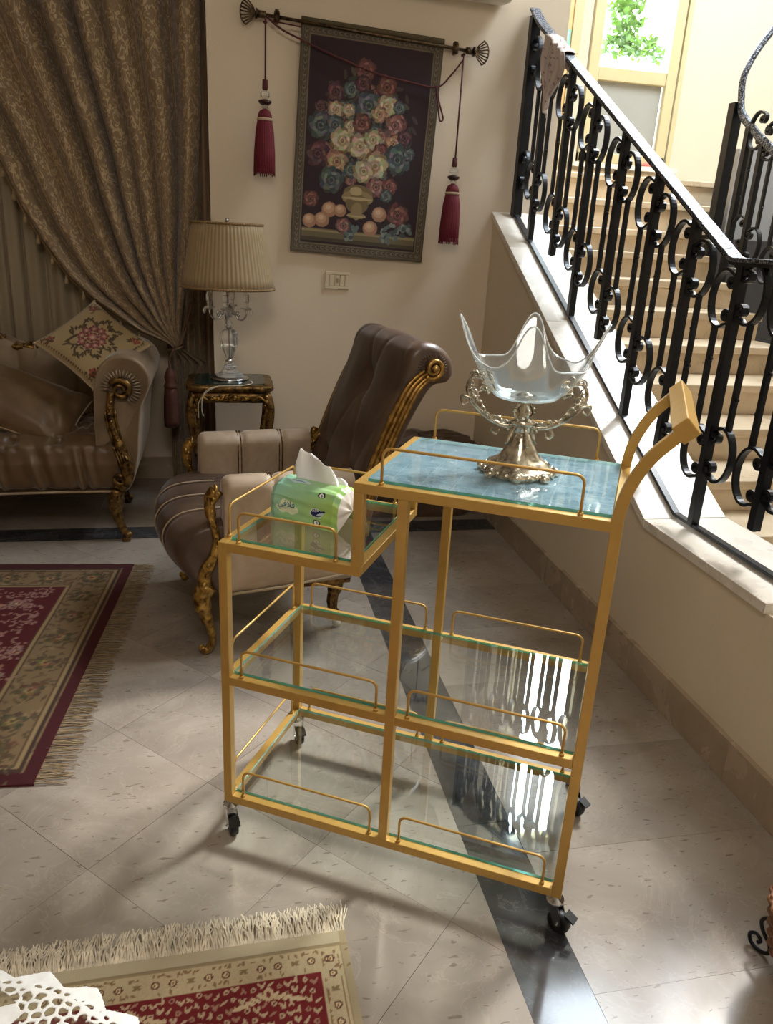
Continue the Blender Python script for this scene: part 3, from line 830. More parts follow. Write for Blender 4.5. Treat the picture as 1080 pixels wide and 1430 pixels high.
# ------------------------------------------------------------ iron stair railing
rail = thing('stair_railing', 'black wrought iron stair railing with hammered silvery handrail on the pale coping', 'railing')
XRL = 1.50
hl = smooth_path([(XRL, 2.470, 2.452), (XRL, 2.435, 2.425), (XRL, 2.36, 2.372)], 8)+[(XRL, 0.59, 1.408), (XRL, 0.572, 1.398), (XRL, 0.55, 1.394), (XRL, -0.34, 1.394)]
def strip(path, hw, th):                     # flat bar following a path in the (y, z) plane
    m = MB(); n = len(path); vv = []
    for i, (x, y, z) in enumerate(path):
        a = path[max(0, i-1)]; b = path[min(n-1, i+1)]
        t = Vector((0, b[1]-a[1], b[2]-a[2])).normalized(); nn = Vector((0, -t.z, t.y))
        if nn.z < 0: nn = -nn
        for sx, sz in ((-hw, 0), (hw, 0), (hw, -th), (-hw, -th)): vv.append((x+sx, y+nn.y*sz, z+nn.z*sz))
    f = [(i*4+k, i*4+(k+1) % 4, (i+1)*4+(k+1) % 4, (i+1)*4+k) for i in range(n-1) for k in range(4)]
    f += [(3, 2, 1, 0), tuple((n-1)*4+k for k in range(4))]
    m.add(vv, f); return m
o = strip(hl, 0.024, 0.012).build('handrail', HANDRAIL, rail, bevel=0.002); o['label'] = 'hammered silvery handrail'
strip([(x, y, z-0.0125) for x, y, z in hl], 0.016, 0.010).build('rail_core', IRON, rail)
strip([(XRL, 2.47, capz(2.47)+0.020), (XRL, 0.62, capz(0.62)+0.020), (XRL, 0.585, 0.577), (XRL, 0.003, 0.577)], 0.011, 0.011).build('bottom_bar', IRON, rail)
BAR = MB().box(-0.0135, 0.0135, -0.0135, 0.0135, 0, 1).build('baluster', IRON, rail, bevel=0.0); bar_me = BAR.data
bpy.data.objects.remove(BAR)
def twisted(name):
    m = MB(); n = 24
    m.tube([(0, 0, k/n) for k in range(n+1)], 0.0105, 4, twist=0.0)
    o = m.build(name, IRON, None); me = o.data; bpy.data.objects.remove(o); return me
spin_me = twisted('spindle')
def cscroll():
    pts = []
    # ribbon C opening toward -y (the bar side); local centre at 0, height ~0.17, width ~0.12
    for k in range(25):                        # outer arc, top -> far side -> bottom
        a = R(118-k*236/24)
        pts.append((0.022+0.058*math.cos(a)-0.012, 0.086*math.sin(a)))
    def curl(cx, cz, a0, d):
        out = []
        for k in range(1, 15):
            a = a0+d*k*2*PI*1.12/14; r_ = 0.025-0.017*k/14
            out.append((cx+r_*math.cos(a), cz+r_*math.sin(a)))
        return out
    p0, p1 = pts[0], pts[-1]
    top = curl(p0[0]-0.001, p0[1]-0.025, R(90), 1); bot = curl(p1[0]-0.001, p1[1]+0.025, R(-90), -1)
    path = top[::-1]+pts+bot
    m = MB(); n = len(path); vv = []; th = 0.0045; hw = 0.0105
    for i, (y, z) in enumerate(path):
        a = path[max(0, i-1)]; b = path[min(n-1, i+1)]; t = Vector((b[0]-a[0], b[1]-a[1])).normalized(); nn = (-t.y, t.x)
        for sx, sn in ((-hw, -th), (hw, -th), (hw, th), (-hw, th)): vv.append((sx, y+nn[0]*sn, z+nn[1]*sn))
    m.add(vv, [(i*4+k, i*4+(k+1) % 4, (i+1)*4+(k+1) % 4, (i+1)*4+k) for i in range(n-1) for k in range(4)]+[(3, 2, 1, 0), tuple((n-1)*4+k for k in range(4))])
    for y, z in (path[0], path[-1]):
        m.tube([(-0.0115, y, z), (0.0115, y, z)], 0.0095, 10)
    o = m.build('scroll', IRON, None, False); me = o.data; bpy.data.objects.remove(o); return me
scr_me = cscroll()
knob_me = MB().ball((0, 0, 0), 0.0075, 8, 5, (1, 1, 1)).build('k', IRON); kme = knob_me.data; bpy.data.objects.remove(knob_me)
def railtop(y): return (1.408+SL*(y-0.59)*1.030 if y > 0.59 else 1.394)-0.020
def bay(parent, y, x, base, gap, topf, basef, flip=0):
    b0 = basef(y); zt = topf(y); z0 = b0+(0.012 if base else gap)
    link_mesh('baluster', bar_me, parent, (x, y, z0), scale=(1, 1, zt-z0))
    if not base: link_mesh('foot_knob', kme, parent, (x, y, z0+0.004), scale=(1.9, 1.9, 1.2))
    for sgn in (1, -1):
        yo = y+sgn*0.030
        bb_ = basef(y+sgn*0.075)
        for zc in (0.245, 0.720):
            zz = bb_+zc+(0 if sgn > 0 else 0.02)
            link_mesh('scroll', scr_me, parent, (x, yo+sgn*0.022, zz), scale=(1, sgn*1.06, 0.98))
        zb, zt2 = bb_+0.245+0.083, bb_+0.720-0.083
        if sgn < 0: zb += 0.02; zt2 += 0.02
        link_mesh('spindle', spin_me, parent, (x, yo+sgn*0.052, zb), scale=(1, 1, zt2-zb))
        for i, q in enumerate((0.30, 0.68)):
            link_mesh('spike', kme, parent, (x, yo+sgn*0.052+(0.009 if (i+(sgn > 0)) % 2 else -0.009), lerp(zb, zt2, q)), scale=(1, 1.2, 1.0))
ys = [2.225, 1.93, 1.65, 1.36, 1.072, 0.80, 0.525, 0.245, -0.035]
for i, y in enumerate(ys): bay(rail, y, XRL, i % 2 == 0, 0.105, railtop, lambda q: capz(q))
link_mesh('newel', bar_me, rail, (XRL, 2.452, capz(2.452)), scale=(1.7, 1.5, 0.89))
for zc in (0.245, 0.735):
    link_mesh('scroll', scr_me, rail, (XRL, 2.452-0.045, capz(2.40)+zc), scale=(1, -1, 0.98))

# second railing on the far side of the flight
rail2 = thing('stair_railing', 'black iron railing with a curled handrail on the far side of the stairs', 'railing')
X2 = 2.62
def b2(y): return capz(y)-0.02
def t2(y): return 1.953+0.60*(y-2.187)-0.012 if y < 2.33 else 2.03
nz = [(2.84, 2.42, 2.60), (2.77, 2.42, 2.50), (2.68, 2.42, 2.37), (2.625, 2.41, 2.25), (X2, 2.39, 2.15), (X2, 2.36, 2.075), (X2, 2.28, 2.015), (X2, 2.187, 1.953)]
h2 = smooth_path([(2.98, 2.42, 2.78)]+nz, 40)+[(X2, 0.8, 1.953-0.56*1.387)]
MB().tube(h2, 0.021, 8, sq=0.7).build('handrail', HANDRAIL, rail2, True)
link_mesh('newel', bar_me, rail2, (X2, 2.42, 1.0), scale=(2.0, 2.0, 1.13))
link_mesh('newel', bar_me, rail2, (X2, 2.27, 1.0), scale=(1.2, 1.2, 1.0))
for i, y in enumerate([2.14, 1.86, 1.58, 1.30, 1.02]): bay(rail2, y, X2, i % 2 == 0, 0.09, lambda q: 1.953+0.56*(q-2.187)-0.012, lambda q: capz(q)-0.14)

# cloth over the handrail
cvc = Canvas(0.20, 0.52, 0.004, (206, 190, 182))
cr = random.Random(11)
for k in range(230):
    cvc.ell(cr.uniform(0, .2), cr.uniform(0, .52), cr.uniform(.003, .009), cr.uniform(.002, .006), cr.uniform(0, 3), cr.choice([(132, 96, 98), (120, 84, 88), (196, 182, 172), (150, 116, 114), (208, 196, 186)]), 0.8)
def clothpt(u, v):
    # v 0..1 from the stairs side over the rail to the room side, gathered toward the tip
    yc = 2.085; zr = railtop(yc)+0.026
    s = (v-0.34)*0.40
    wid = 0.20+0.06*math.sin(PI*min(1, max(0, (v-0.4)/0.5)))-0.19*max(0, (v-0.62)/0.38)**1.2
    y = yc+(0.5-u)*wid; slope = SL*(y-yc)
    wv = 0.007*math.sin(u*17+v*3)+0.004*math.sin(u*31)
    if abs(s) < 0.032: x = XRL-s*1.0; z = zr+0.006*math.cos(s/0.032*1.5)
    elif s > 0: x = XRL-0.033-wv*(0.4+v)-0.01*v; z = zr-(s-0.032)-0.06*(1-abs(u-0.45)*2)*max(0, (v-0.7)/0.3)
    else: x = XRL+0.033+wv; z = zr+(s+0.032)*0.9
    return (x, y+0.01*math.sin(v*9), z+slope*(1 if abs(s) < 0.05 else 0.8)+0.003*math.sin(u*26))
o = build_canvas(cvc, clothpt, 'draped_cloth', attr_mat('cloth_print'), None, solid=0.002)
tag(o, 'crumpled mauve patterned cloth hung over the stair handrail', 'cloth')

# greenery and sky outside the window
def leaves(name, c, rad, n, mat, rg, size=0.07):
    m = MB()
    for k in range(n):
        while True:
            p = [rg.uniform(-1, 1) for _ in range(3)]
            if sum(q*q for q in p) < 1: break
        x, y, z = c[0]+p[0]*rad[0], c[1]+p[1]*rad[1], c[2]+p[2]*rad[2]
        a, b = rg.uniform(0, 6.3), rg.uniform(-0.9, 0.9); s = size*rg.uniform(0.6, 1.3)
        d = Vector((math.cos(a)*math.cos(b), math.sin(a)*math.cos(b), math.sin(b))); e = d.cross(Vector((rg.random(), rg.random(), 1))).normalized()
        P = Vector((x, y, z)); m.add([P, P+d*s*0.5+e*s*0.28, P+d*s, P+d*s*0.5-e*s*0.28], [(0, 1, 2, 3)])
    return m
LEAF = Mat('leaf'); LEAF.set(srgb(44, 74, 16), 0.5, Transmission_Weight=0.0)
tl = LEAF.node('ShaderNodeBsdfTranslucent'); tl.inputs[0].default_value = srgb(74, 104, 24); mxl = LEAF.node('ShaderNodeMixShader'); mxl.inputs[0].default_value = 0.5
LEAF.link(LEAF.b.outputs[0], mxl.inputs[1]); LEAF.link(tl.outputs[0], mxl.inputs[2]); LEAF.link(mxl.outputs[0], LEAF.out.inputs[0])
vine = thing('climbing_plant', 'bright green leafy plant outside the upper window pane', 'plant', (2.9, 4.9, 0))
MB().tube(smooth_path([(-0.25, 0.1, 0), (-0.3, 0.12, 1.4), (-0.22, 0.1, 2.4), (-0.3, 0.08, 3.4)], 20), 0.02, 6).build('trunk', simple('bark', (96, 76, 54), 0.9), vine)
lr = random.Random(4)
m = leaves('l', (0.30, 0.1, 3.14), (0.16, 0.12, 0.24), 330, LEAF.m, lr)
m2 = leaves('l', (0.42, 0.1, 2.92), (0.32, 0.12, 0.08), 260, LEAF.m, lr)
m.add(m2.v, m2.f)
tag(m.build('foliage', LEAF.m, vine), None, None, None, 'stuff')

# ------------------------------------------------------------ armchair
CA = R(9)
chair = thing('armchair', 'brown velvet armchair with tufted scroll-top back, beige channelled arms and antique gold carving', 'armchair', (-0.042, 0.831, 0), (0, 0, CA))
CWD = 0.68
def softbox(fn_prof, w0, w1, nu, nv, bulge=None):
    """closed loop profile in (b, z) swept along w with rounded ends"""
    def f(u, v):
        b, z = fn_prof(u)
        return b, z
    return f
def loop_interp(pts, n=64):
    P = smooth_path(pts+[pts[0]], n); return resample(P, n+1)[:-1]
def sweep_loop(loop, w0, w1, nv, groove=None, endr=0.02, centre=None, mod=None):
    m = MB(); n = len(loop)
    c = centre or (sum(p[0] for p in loop)/n, sum(p[1] for p in loop)/n)
    vv = []
    ws = []
    for k in range(5): ws.append((w0+endr*(1-math.cos(PI/2*k/5)), math.sin(PI/2*k/5)))
    for k in range(nv+1): ws.append((lerp(w0+endr, w1-endr, k/nv), 1.0))
    for k in range(4, -1, -1): ws.append((w1-endr*(1-math.cos(PI/2*k/5)), math.sin(PI/2*k/5)))
    for w, e in ws:
        for i, (b, z) in enumerate(loop):
            nb, nz_ = b-c[0], z-c[1]; L = math.hypot(nb, nz_) or 1
            off = -(1-e)*endr
            if groove: off += groove(i/n, (w-w0)/(w1-w0), b, z)*e
            bb, zz = b+nb/L*off, z+nz_/L*off
            if mod: bb, zz = mod(bb, zz, (w-w0)/(w1-w0))
            vv.append((bb, w, zz))
    m.add(vv, [(j*n+i, j*n+(i+1) % n, (j+1)*n+(i+1) % n, (j+1)*n+i) for j in range(len(ws)-1) for i in range(n)])
    m.add([], []); N = len(ws)
    m.f.append(tuple(range(n-1, -1, -1))); m.mi.append(0)
    m.f.append(tuple((N-1)*n+i for i in range(n))); m.mi.append(0)
    return m
# seat: bowed, channelled front that swells over the rail
sl = loop_interp([(0.52, 0.26), (0.25, 0.225), (0.05, 0.215), (-0.03, 0.26), (-0.085, 0.34), (-0.090, 0.41), (-0.04, 0.465), (0.06, 0.482), (0.25, 0.470), (0.45, 0.455), (0.56, 0.44), (0.56, 0.32)], 72)
def sgroove(t, w, b, z):
    q = abs(math.sin(PI*w*4.0)); front = max(0, min(1, (0.30-b)/0.25))
    return -0.016*(1-q)**3*front
def smod(b, z, w):
    bow = (1-(2*w-1)**2)*0.05
    if b < 0.2: b -= bow*max(0, min(1, (0.2-b)/0.2))
    return b, z
sweep_loop(sl, 0.03, CWD-0.03, 70, sgroove, 0.03, mod=smod).build('seat', VELB, chair, True)
for w in (0.25, 0.5, 0.75):                        # pale piping in the seams
    pts = []
    for (b, z) in sl[10:44]:
        b2_, z2_ = smod(b, z, w); pts.append((b2_, lerp(0.03, CWD-0.03, w), z2_))
    pts = [p for p in pts if p[0] < 0.30]
    MB().tube(pts, 0.0026, 6).build('seat_piping', PIPE, chair, True)
# arms: low, thick, channelled inside
for side, w0 in ((0, 0.0), (1, CWD-0.10)):
    ar = MB(); nv = 60
    w1 = w0+0.10
    def armloop(b):                                # cross-section in (w, z) at depth b
        top = 0.640 if b > 0.1 else 0.640-0.0*(0.1-b)
        zb = 0.225+0.02*math.sin(b*3)
        out = []
        for k in range(40):
            t = k/40
            if t < 0.35: p = (w0+0.004, lerp(zb, top-0.045, t/0.35))
            elif t < 0.60:
                a = PI-(t-0.35)/0.25*PI; p = ((w0+w1)/2+(0.046+0.004)*math.cos(a), top-0.045+0.045*math.sin(a))
            elif t < 0.95: p = (w1-0.004, lerp(top-0.045, zb, (t-0.60)/0.35))
            else: p = (lerp(w1-0.004, w0+0.004, (t-0.95)/0.05), zb)
            inner = (t > 0.5 and t < 0.93) if side == 0 else (t < 0.45 and t > 0.02)
            if t >= 0.35 and t < 0.6: inner = True
            g = 0
            if inner: g = 0.012*(1-abs(math.sin(PI*((b-0.07)/0.42)*2.55+0.25)))**5
            cx_ = (w0+w1)/2; d = cx_-p[0]
            out.append((p[0]+(g if d > 0 else -g)*0.9, p[1]-(g if 0.35 <= t < 0.6 else 0)))
        return out
    bs = [0.055, 0.058, 0.066]+[0.066+(0.50-0.066)*k/nv for k in range(1, nv+1)]
    sc = [0.90, 0.97, 1.0]+[1.0]*nv
    vv = []
    for b, s_c in zip(bs, sc):
        L = armloop(b); cx_, cz_ = (w0+w1)/2, 0.43
        for w, z in L: vv.append((b, cx_+(w-cx_)*s_c, cz_+(z-cz_)*(1-(1-s_c)*0.25)))
    n = 40
    ar.add(vv, [(j*n+i, j*n+(i+1) % n, (j+1)*n+(i+1) % n, (j+1)*n+i) for j in range(len(bs)-1) for i in range(n)])
    ar.f.append(tuple(range(n-1, -1, -1))); ar.mi.append(0); ar.f.append(tuple((len(bs)-1)*n+i for i in range(n))); ar.mi.append(0)
    o = ar.build('armrest', VELBG, chair, True)
    for q in (0.215, 0.38):
        sw_ = w1-0.003 if side == 0 else w0+0.003
        pts = [(q-0.005, sw_, 0.44), (q-0.005, sw_, 0.595), (q-0.004, (w0+w1)/2, 0.640), (q-0.004, w0+0.01 if side == 0 else w1-0.01, 0.60)]
        for dq in (-0.006, 0.006): MB().tube([(a+dq, b, c) for a, b, c in smooth_path(pts, 14)], 0.0022, 5).build('arm_piping', GOLDB, chair, True)
# carved gilt work
def carve(m, path, r, rg, beads=True, leafs=True):
    n = len(path)
    m.tube(path, r, 8)
    for i in range(2, n-2, 2):
        p = Vector(path[i]); rr = r[min(len(r)-1, int(i*len(r)/n))] if isinstance(r, list) else r
        if beads: m.ball(p+Vector((rg.uniform(-.3, .3)*rr, -rr*0.85 if rg.random() < 2 else rr, rg.uniform(-.3, .3)*rr)), rr*0.42, 6, 4)
        if leafs and i % 4 == 0:
            for s in (-1, 1):
                q = [p, p+Vector((s*rr*0.9, -rr*0.4, rr*0.6)), p+Vector((s*rr*1.25, -rr*0.2, rr*1.5))]
                m.tube(q, [rr*0.36, rr*0.30, rr*0.12], 6)
def spiral3(c, r0, turns, a0, d, plane='xz', n=26, r1=0.15, y=0):
    out = []
    for k in range(n):
        a = a0+d*turns*2*PI*k/(n-1); r_ = r0*(1-(1-r1)*k/(n-1))
        if plane == 'xz': out.append((c[0]+r_*math.cos(a), c[1]+y*k/(n-1), c[2]+r_*math.sin(a)))
        else: out.append((c[0]+y*k/(n-1), c[1]+r_*math.cos(a), c[2]+r_*math.sin(a)))
    return out
rgc = random.Random(9)
for side, w in ((0, 0.028), (1, CWD-0.028)):
    m = MB()
    post = smooth_path([(0.035, w, 0.600), (0.012, w, 0.560), (0.016, w, 0.50), (0.030, w, 0.44), (0.022, w, 0.37), (-0.010, w, 0.31), (-0.012, w, 0.25)], 28)
    carve(m, post, [0.024, 0.019, 0.014, 0.014, 0.018, 0.023, 0.026], rgc, True, False)
    for c, r_ in (((0.030, w-0.012, 0.598), 0.020), ((0.006, w-0.012, 0.565), 0.016)):
        m.tube(spiral3(c, r_, 1.4, 1.0, 1, 'yz'), 0.006, 6); m.ball(c, r_*0.5, 7, 5)
    m.build('arm_post', GOLDA, chair, True)
    m = MB()
    leg = smooth_path([(0.000, w, 0.262), (-0.022, w, 0.225), (-0.016, w, 0.165), (0.002, w, 0.10), (0.008, w, 0.055), (-0.004, w, 0.024), (-0.016, w, 0.014)], 28)
    m.tube(leg, [0.032, 0.030, 0.021, 0.015, 0.0125, 0.014, 0.013], 10)
    m.ball((-0.014, w, 0.0155), 0.0155, 10, 6, (1.3, 1.0, 1.0))
    for s in (-1, 1):
        m.tube(spiral3((-0.014, w+s*0.008, 0.225), 0.022, 1.3, 2.2, -1), 0.005, 6)
        m.tube(smooth_path([(-0.038, w+s*0.012, 0.235), (-0.045, w+s*0.008, 0.20), (-0.026, w+s*0.006, 0.15), (-0.008, w+s*0.006, 0.11)], 12), [0.006, 0.006, 0.004, 0.002], 6)
    m.tube(smooth_path([(-0.02, w, 0.030), (-0.032, w, 0.020), (-0.034, w, 0.034), (-0.025, w, 0.037)], 10), [0.008, 0.006, 0.005, 0.004], 6)
    m.build('leg', GOLDA, chair, True)
    m = MB()
    wr_ = 0.10 if side == 0 else CWD-0.10
    leg = smooth_path([(0.47, wr_, 0.25), (0.475, wr_, 0.19), (0.462, wr_, 0.13), (0.462, wr_, 0.08), (0.480, wr_, 0.052)], 20)
    m.tube(leg, [0.030, 0.027, 0.021, 0.018, 0.018], 10)
    for dx in (-0.011, 0.0, 0.011): m.tube([(x+dx, y-0.014, z) for x, y, z in leg[2:]], 0.0045, 5)
    lo = m.build('leg', GOLDB, chair, True); lo['label'] = 'dark carved rear leg'
    m = MB(); m.tube([(0.480, wr_-0.008, 0.0165), (0.480, wr_+0.008, 0.0165)], 0.016, 14); m.tube([(0.480, wr_, 0.055), (0.480, wr_, 0.02)], 0.006, 8)
    m.build('castor', WHITEP, lo, True)
# back: leans, rolls over at the top
bl = loop_interp([(0.47, 0.43), (0.515, 0.56), (0.565, 0.70), (0.625, 0.86), (0.668, 0.97), (0.690, 1.035), (0.735, 1.068), (0.80, 1.058), (0.850, 1.015), (0.862, 0.965), (0.838, 0.930), (0.800, 0.925), (0.770, 0.900), (0.715, 0.80), (0.655, 0.66), (0.605, 0.52), (0.575, 0.42), (0.52, 0.395)], 96)
def bgroove(t, w, b, z):
    # diamond tufting on the front and over the roll
    if t > 0.62: return 0.0
    s = t/0.62*2.9; x = w*1.9+0.55
    best = 9
    for iy in range(int(s)-1, int(s)+3):
        for ix in range(-1, 5):
            cx, cy = ix+0.5*(iy % 2), iy+0.4
            d = math.hypot((x-cx)*1.1, (s-cy)*1.0)
            best = min(best, d)
    dimple = -0.034*math.exp(-(best/0.13)**2)-0.010*math.exp(-(best/0.35)**2)
    g1 = abs(((x+(s-0.4)*0.5) % 1)-0.5)*2; g2 = abs(((x-(s-0.4)*0.5) % 1)-0.5)*2
    crease = -0.005*(max(g1, g2)**16)
    edge = min(1, min(w, 1-w)/0.14)
    return (dimple+crease)*edge*min(1, t/0.06)
bc = (0.66, 0.80)
def bnorm(loop):
    return loop
n_ = len(bl)
def back_mesh():
    m = MB(); n = n_; vv = []; endr = 0.035
    w0, w1, nv = 0.035, CWD-0.045, 80
    ws = [(w0+endr*(1-math.cos(PI/2*k/6)), math.sin(PI/2*k/6)) for k in range(6)]+[(lerp(w0+endr, w1-endr, k/nv), 1.0) for k in range(nv+1)]+[(w1-endr*(1-math.cos(PI/2*k/6)), math.sin(PI/2*k/6)) for k in range(5, -1, -1)]
    nrm = []
    for i in range(n):
        a, b = bl[i-1], bl[(i+1) % n]; t = (b[0]-a[0], b[1]-a[1]); L = math.hypot(*t); nrm.append((-t[1]/L, t[0]/L))
    for w, e in ws:
        wn = (w-w0)/(w1-w0)
        for i, (b, z) in enumerate(bl):
            off = -(1-e)*0.030+bgroove(i/n, wn, b, z)*e+0.006*math.sin(PI*wn)*e
            vv.append((b+nrm[i][0]*off, w, z+nrm[i][1]*off))
    m.add(vv, [(j*n+i, j*n+(i+1) % n, (j+1)*n+(i+1) % n, (j+1)*n+i) for j in range(len(ws)-1) for i in range(n)])
    m.f.append(tuple(range(n-1, -1, -1))); m.mi.append(0); m.f.append(tuple((len(ws)-1)*n+i for i in range(n))); m.mi.append(0)
    return m
bo = back_mesh().build('backrest', VELB, chair, True)
btn = MB().ball((0, 0, 0), 0.0095, 10, 6).build('button', VELB, None, True); btn_me = btn.data; bpy.data.objects.remove(btn)
for iy in range(0, 3):
    for ix in range(0, 4):
        wn = (ix+0.5*(iy % 2)-0.55)/1.9; t = (iy+0.4)/2.9*0.62
        if not 0.1 < wn < 0.9: continue
        i = int(t*n_); b, z = bl[i]; a_, b_ = bl[i-1], bl[(i+1) % n_]; tt = (b_[0]-a_[0], b_[1]-a_[1]); LL = math.hypot(*tt)
        off = bgroove(i/n_, wn, b, z)+0.004
        link_mesh('button', btn_me, chair, (b-tt[1]/LL*off, lerp(0.035, CWD-0.045, wn), z+tt[0]/LL*off))
# pleats that gather around the gilt volute
m = MB()
for k in range(20):
    a = R(-35+k*11.5); c = (0.772, 0.985)
    p0 = (c[0]+0.034*math.cos(a), 0.040, c[1]+0.034*math.sin(a)); p1 = (c[0]+0.066*math.cos(a), 0.043, c[1]+0.058*math.sin(a))
    m.tube([p0, ((p0[0]+p1[0])/2, 0.0365, (p0[2]+p1[2])/2), p1], [0.0045, 0.0055, 0.002], 6)
m.build('pleats', VELB, chair, True)
for side, w in ((0, 0.028), (1, CWD-0.038)):
    m = MB()
    core = [(0.535, 0.40), (0.548, 0.52), (0.590, 0.66), (0.645, 0.80), (0.695, 0.905), (0.735, 0.950), (0.762, 0.968)]
    for k, off in enumerate((-0.022, -0.008, 0.008, 0.022)):
        pth = smooth_path([(b+off*0.95, w-(0.004 if k in (1, 2) else 0), z-off*0.35) for b, z in core], 36)
        m.tube(pth, [0.010, 0.010, 0.009, 0.009, 0.008, 0.007, 0.006], 8)
    m.tube(spiral3((0.772, w-0.006, 0.985), 0.036, 1.9, -2.4, 1, 'xz', 44, 0.12, -0.012), [0.010, 0.009, 0.007, 0.006], 8)
    m.ball((0.772, w-0.018, 0.985), 0.011, 8, 6)
    m.build('back_rail', GOLDS, chair, True)
# carved knob where the far arm meets the back
for w in (CWD-0.05,):
    m = MB(); rk = random.Random(2)
    m.ball((0.545, w, 0.585), 0.045, 10, 8, (0.9, 0.7, 1.15))
    for k in range(26):
        a = rk.uniform(0, 6.3); q = rk.uniform(-0.05, 0.05); m.ball((0.545+0.036*math.cos(a), w-0.02+0.018*math.sin(a), 0.585+q), rk.uniform(0.009, 0.016), 6, 4)
    m.tube(spiral3((0.545, w-0.036, 0.60), 0.028, 1.4, 0.5, 1), 0.008, 6)
    m.tube(smooth_path([(0.57, w-0.02, 0.60), (0.60, w-0.01, 0.66), (0.62, w, 0.72)], 10), [0.014, 0.010, 0.007], 6)
    m.build('carved_knob', GOLDA, chair, True)
# piping under the side panel and outside back panel
MB().tube([(0.06, 0.0, 0.232), (0.25, 0.0, 0.240), (0.47, 0.003, 0.262)], 0.005, 6).build('arm_piping', PIPE, chair, True)
MB().box(0.06, 0.50, 0.012, CWD-0.012, 0.222, 0.25).build('seat_rail', GOLDB, chair, bevel=0.004)

# ------------------------------------------------------------ sofa
sofa = thing('sofa', 'olive brown velvet sofa with tufted seat and gold carved arm before the curtain', 'sofa', (-0.44, 1.93, 0))
SX = -0.44; 
def L(x, y, z): return (x-SX, y-1.93, z)
# seat with button tufts
def seatpt(u, v):
    x = lerp(-2.1, -0.455, u)
    prof = [(1.925, 0.245), (1.905, 0.30), (1.900, 0.38), (1.925, 0.455), (1.99, 0.495), (2.10, 0.505), (2.30, 0.495), (2.52, 0.485)]
    d = [0]
    for a, b in zip(prof[:-1], prof[1:]): d.append(d[-1]+math.hypot(b[0]-a[0], b[1]-a[1]))
    q = v*d[-1]; y = np.interp(q, d, [p[0] for p in prof]); z = np.interp(q, d, [p[1] for p in prof])
    # tufts
    px_, py_ = (x+0.62)/0.185, q/0.155
    best = 9
    for iy in range(int(py_)-1, int(py_)+3):
        for ix in range(int(math.floor(px_))-1, int(math.floor(px_))+3):
            if iy < 1: continue
            best = min(best, math.hypot(px_-(ix+0.5*(iy % 2)), (py_-iy-0.6)*1.1))
    dz = -0.050*math.exp(-(best/0.15)**2)+0.022*math.cos(min(best, 0.7)*2.2)
    g1 = abs(((px_+(py_-0.6)*0.5) % 1)-0.5)*2; g2 = abs(((px_-(py_-0.6)*0.5) % 1)-0.5)*2
    if py_ > 1.3: dz -= 0.018*max(g1, g2)**9
    fr = max(0, 1-py_/1.75)
    fold = fr*0.016*math.sin(px_*2*PI*3+math.sin(px_*3)*2+py_*3)*math.exp(-((abs((px_+0.4) % 1-0.5))/0.28)**2)
    wob = 0.018*math.sin((x+0.3)*2.1)
    if v < 0.45: return L(x, y-dz*0.7-fold*1.3, z+dz*0.3+(0.02*math.sin((x+1.2)*2.4) if v < 0.02 else 0))
    return L(x, y, z+dz)
MB().grid(seatpt, 230, 80, uv=False).build('seat', VELS, sofa, True)
MB().box(-2.1-SX, -0.47-SX, 0.02, 0.60, 0.24, 0.40).build('seat_base', VELS, sofa)
MB().tube([L(x, 1.912, 0.238+0.012*math.sin((x+1.2)*2.4)) for x in np.linspace(-2.1, -0.47, 40)], 0.006, 6).build('seat_piping', PIPE, sofa, True)
# right arm, rolled outward
al = loop_interp([(-0.555, 0.30), (-0.550, 0.45), (-0.545, 0.62), (-0.530, 0.76), (-0.480, 0.840), (-0.405, 0.860), (-0.335, 0.828), (-0.302, 0.765), (-0.312, 0.705), (-0.345, 0.63), (-0.362, 0.50), (-0.375, 0.38), (-0.41, 0.26), (-0.47, 0.235)], 72)
m = MB(); n = len(al); vv = []; cc = (-0.43, 0.62)
ysw = [(1.945, 0.86), (1.935, 0.93), (1.935, 0.975), (1.95, 1.0)]+[(1.95+0.60*k/20, 1.0) for k in range(1, 21)]
for y, k in ysw:
    for x, z in al: vv.append(L(cc[0]+(x-cc[0])*k, y, cc[1]+(z-cc[1])*k))
m.add(vv, [(j*n+i, j*n+(i+1) % n, (j+1)*n+(i+1) % n, (j+1)*n+i) for j in range(len(ysw)-1) for i in range(n)])
m.f.append(tuple(range(n-1, -1, -1))); m.mi.append(0); m.f.append(tuple((len(ysw)-1)*n+i for i in range(n))); m.mi.append(0)
o = m.build('armrest', VELSB, sofa, True)
m = MB()                                         # gathered pleats round the volute
for k in range(22):
    a = R(-60+k*11.5); c = (-0.425, 0.715)
    m.tube([L(c[0]+0.050*math.cos(a), 1.930, c[1]+0.050*math.sin(a)), L(c[0]+0.066*math.cos(a), 1.926, c[1]+0.066*math.sin(a)), L(c[0]+0.086*math.cos(a), 1.930, c[1]+0.082*math.sin(a))], [0.005, 0.005, 0.001], 6)
m.build('pleats', VELSB, sofa, True)
m = MB(); rs = random.Random(6)
m.tube([L(*p) for p in spiral3((-0.425, 1.925, 0.712), 0.046, 1.5, 2.6, -1, 'xz', 40, 0.2, -0.012)], [0.015, 0.013, 0.010, 0.008], 8)
band = smooth_path([(-0.466, 1.922, 0.70), (-0.474, 1.922, 0.62), (-0.462, 1.920, 0.53), (-0.440, 1.918, 0.45), (-0.418, 1.916, 0.37), (-0.425, 1.914, 0.30), (-0.458, 1.912, 0.27)], 40)
m.tube([L(*p) for p in band], [0.018, 0.019, 0.021, 0.026, 0.030, 0.030, 0.026], 10)
for s in (-1, 1):
    m.tube([L(p[0]+s*0.020, p[1]-0.010, p[2]) for p in band[6:]], 0.006, 6)
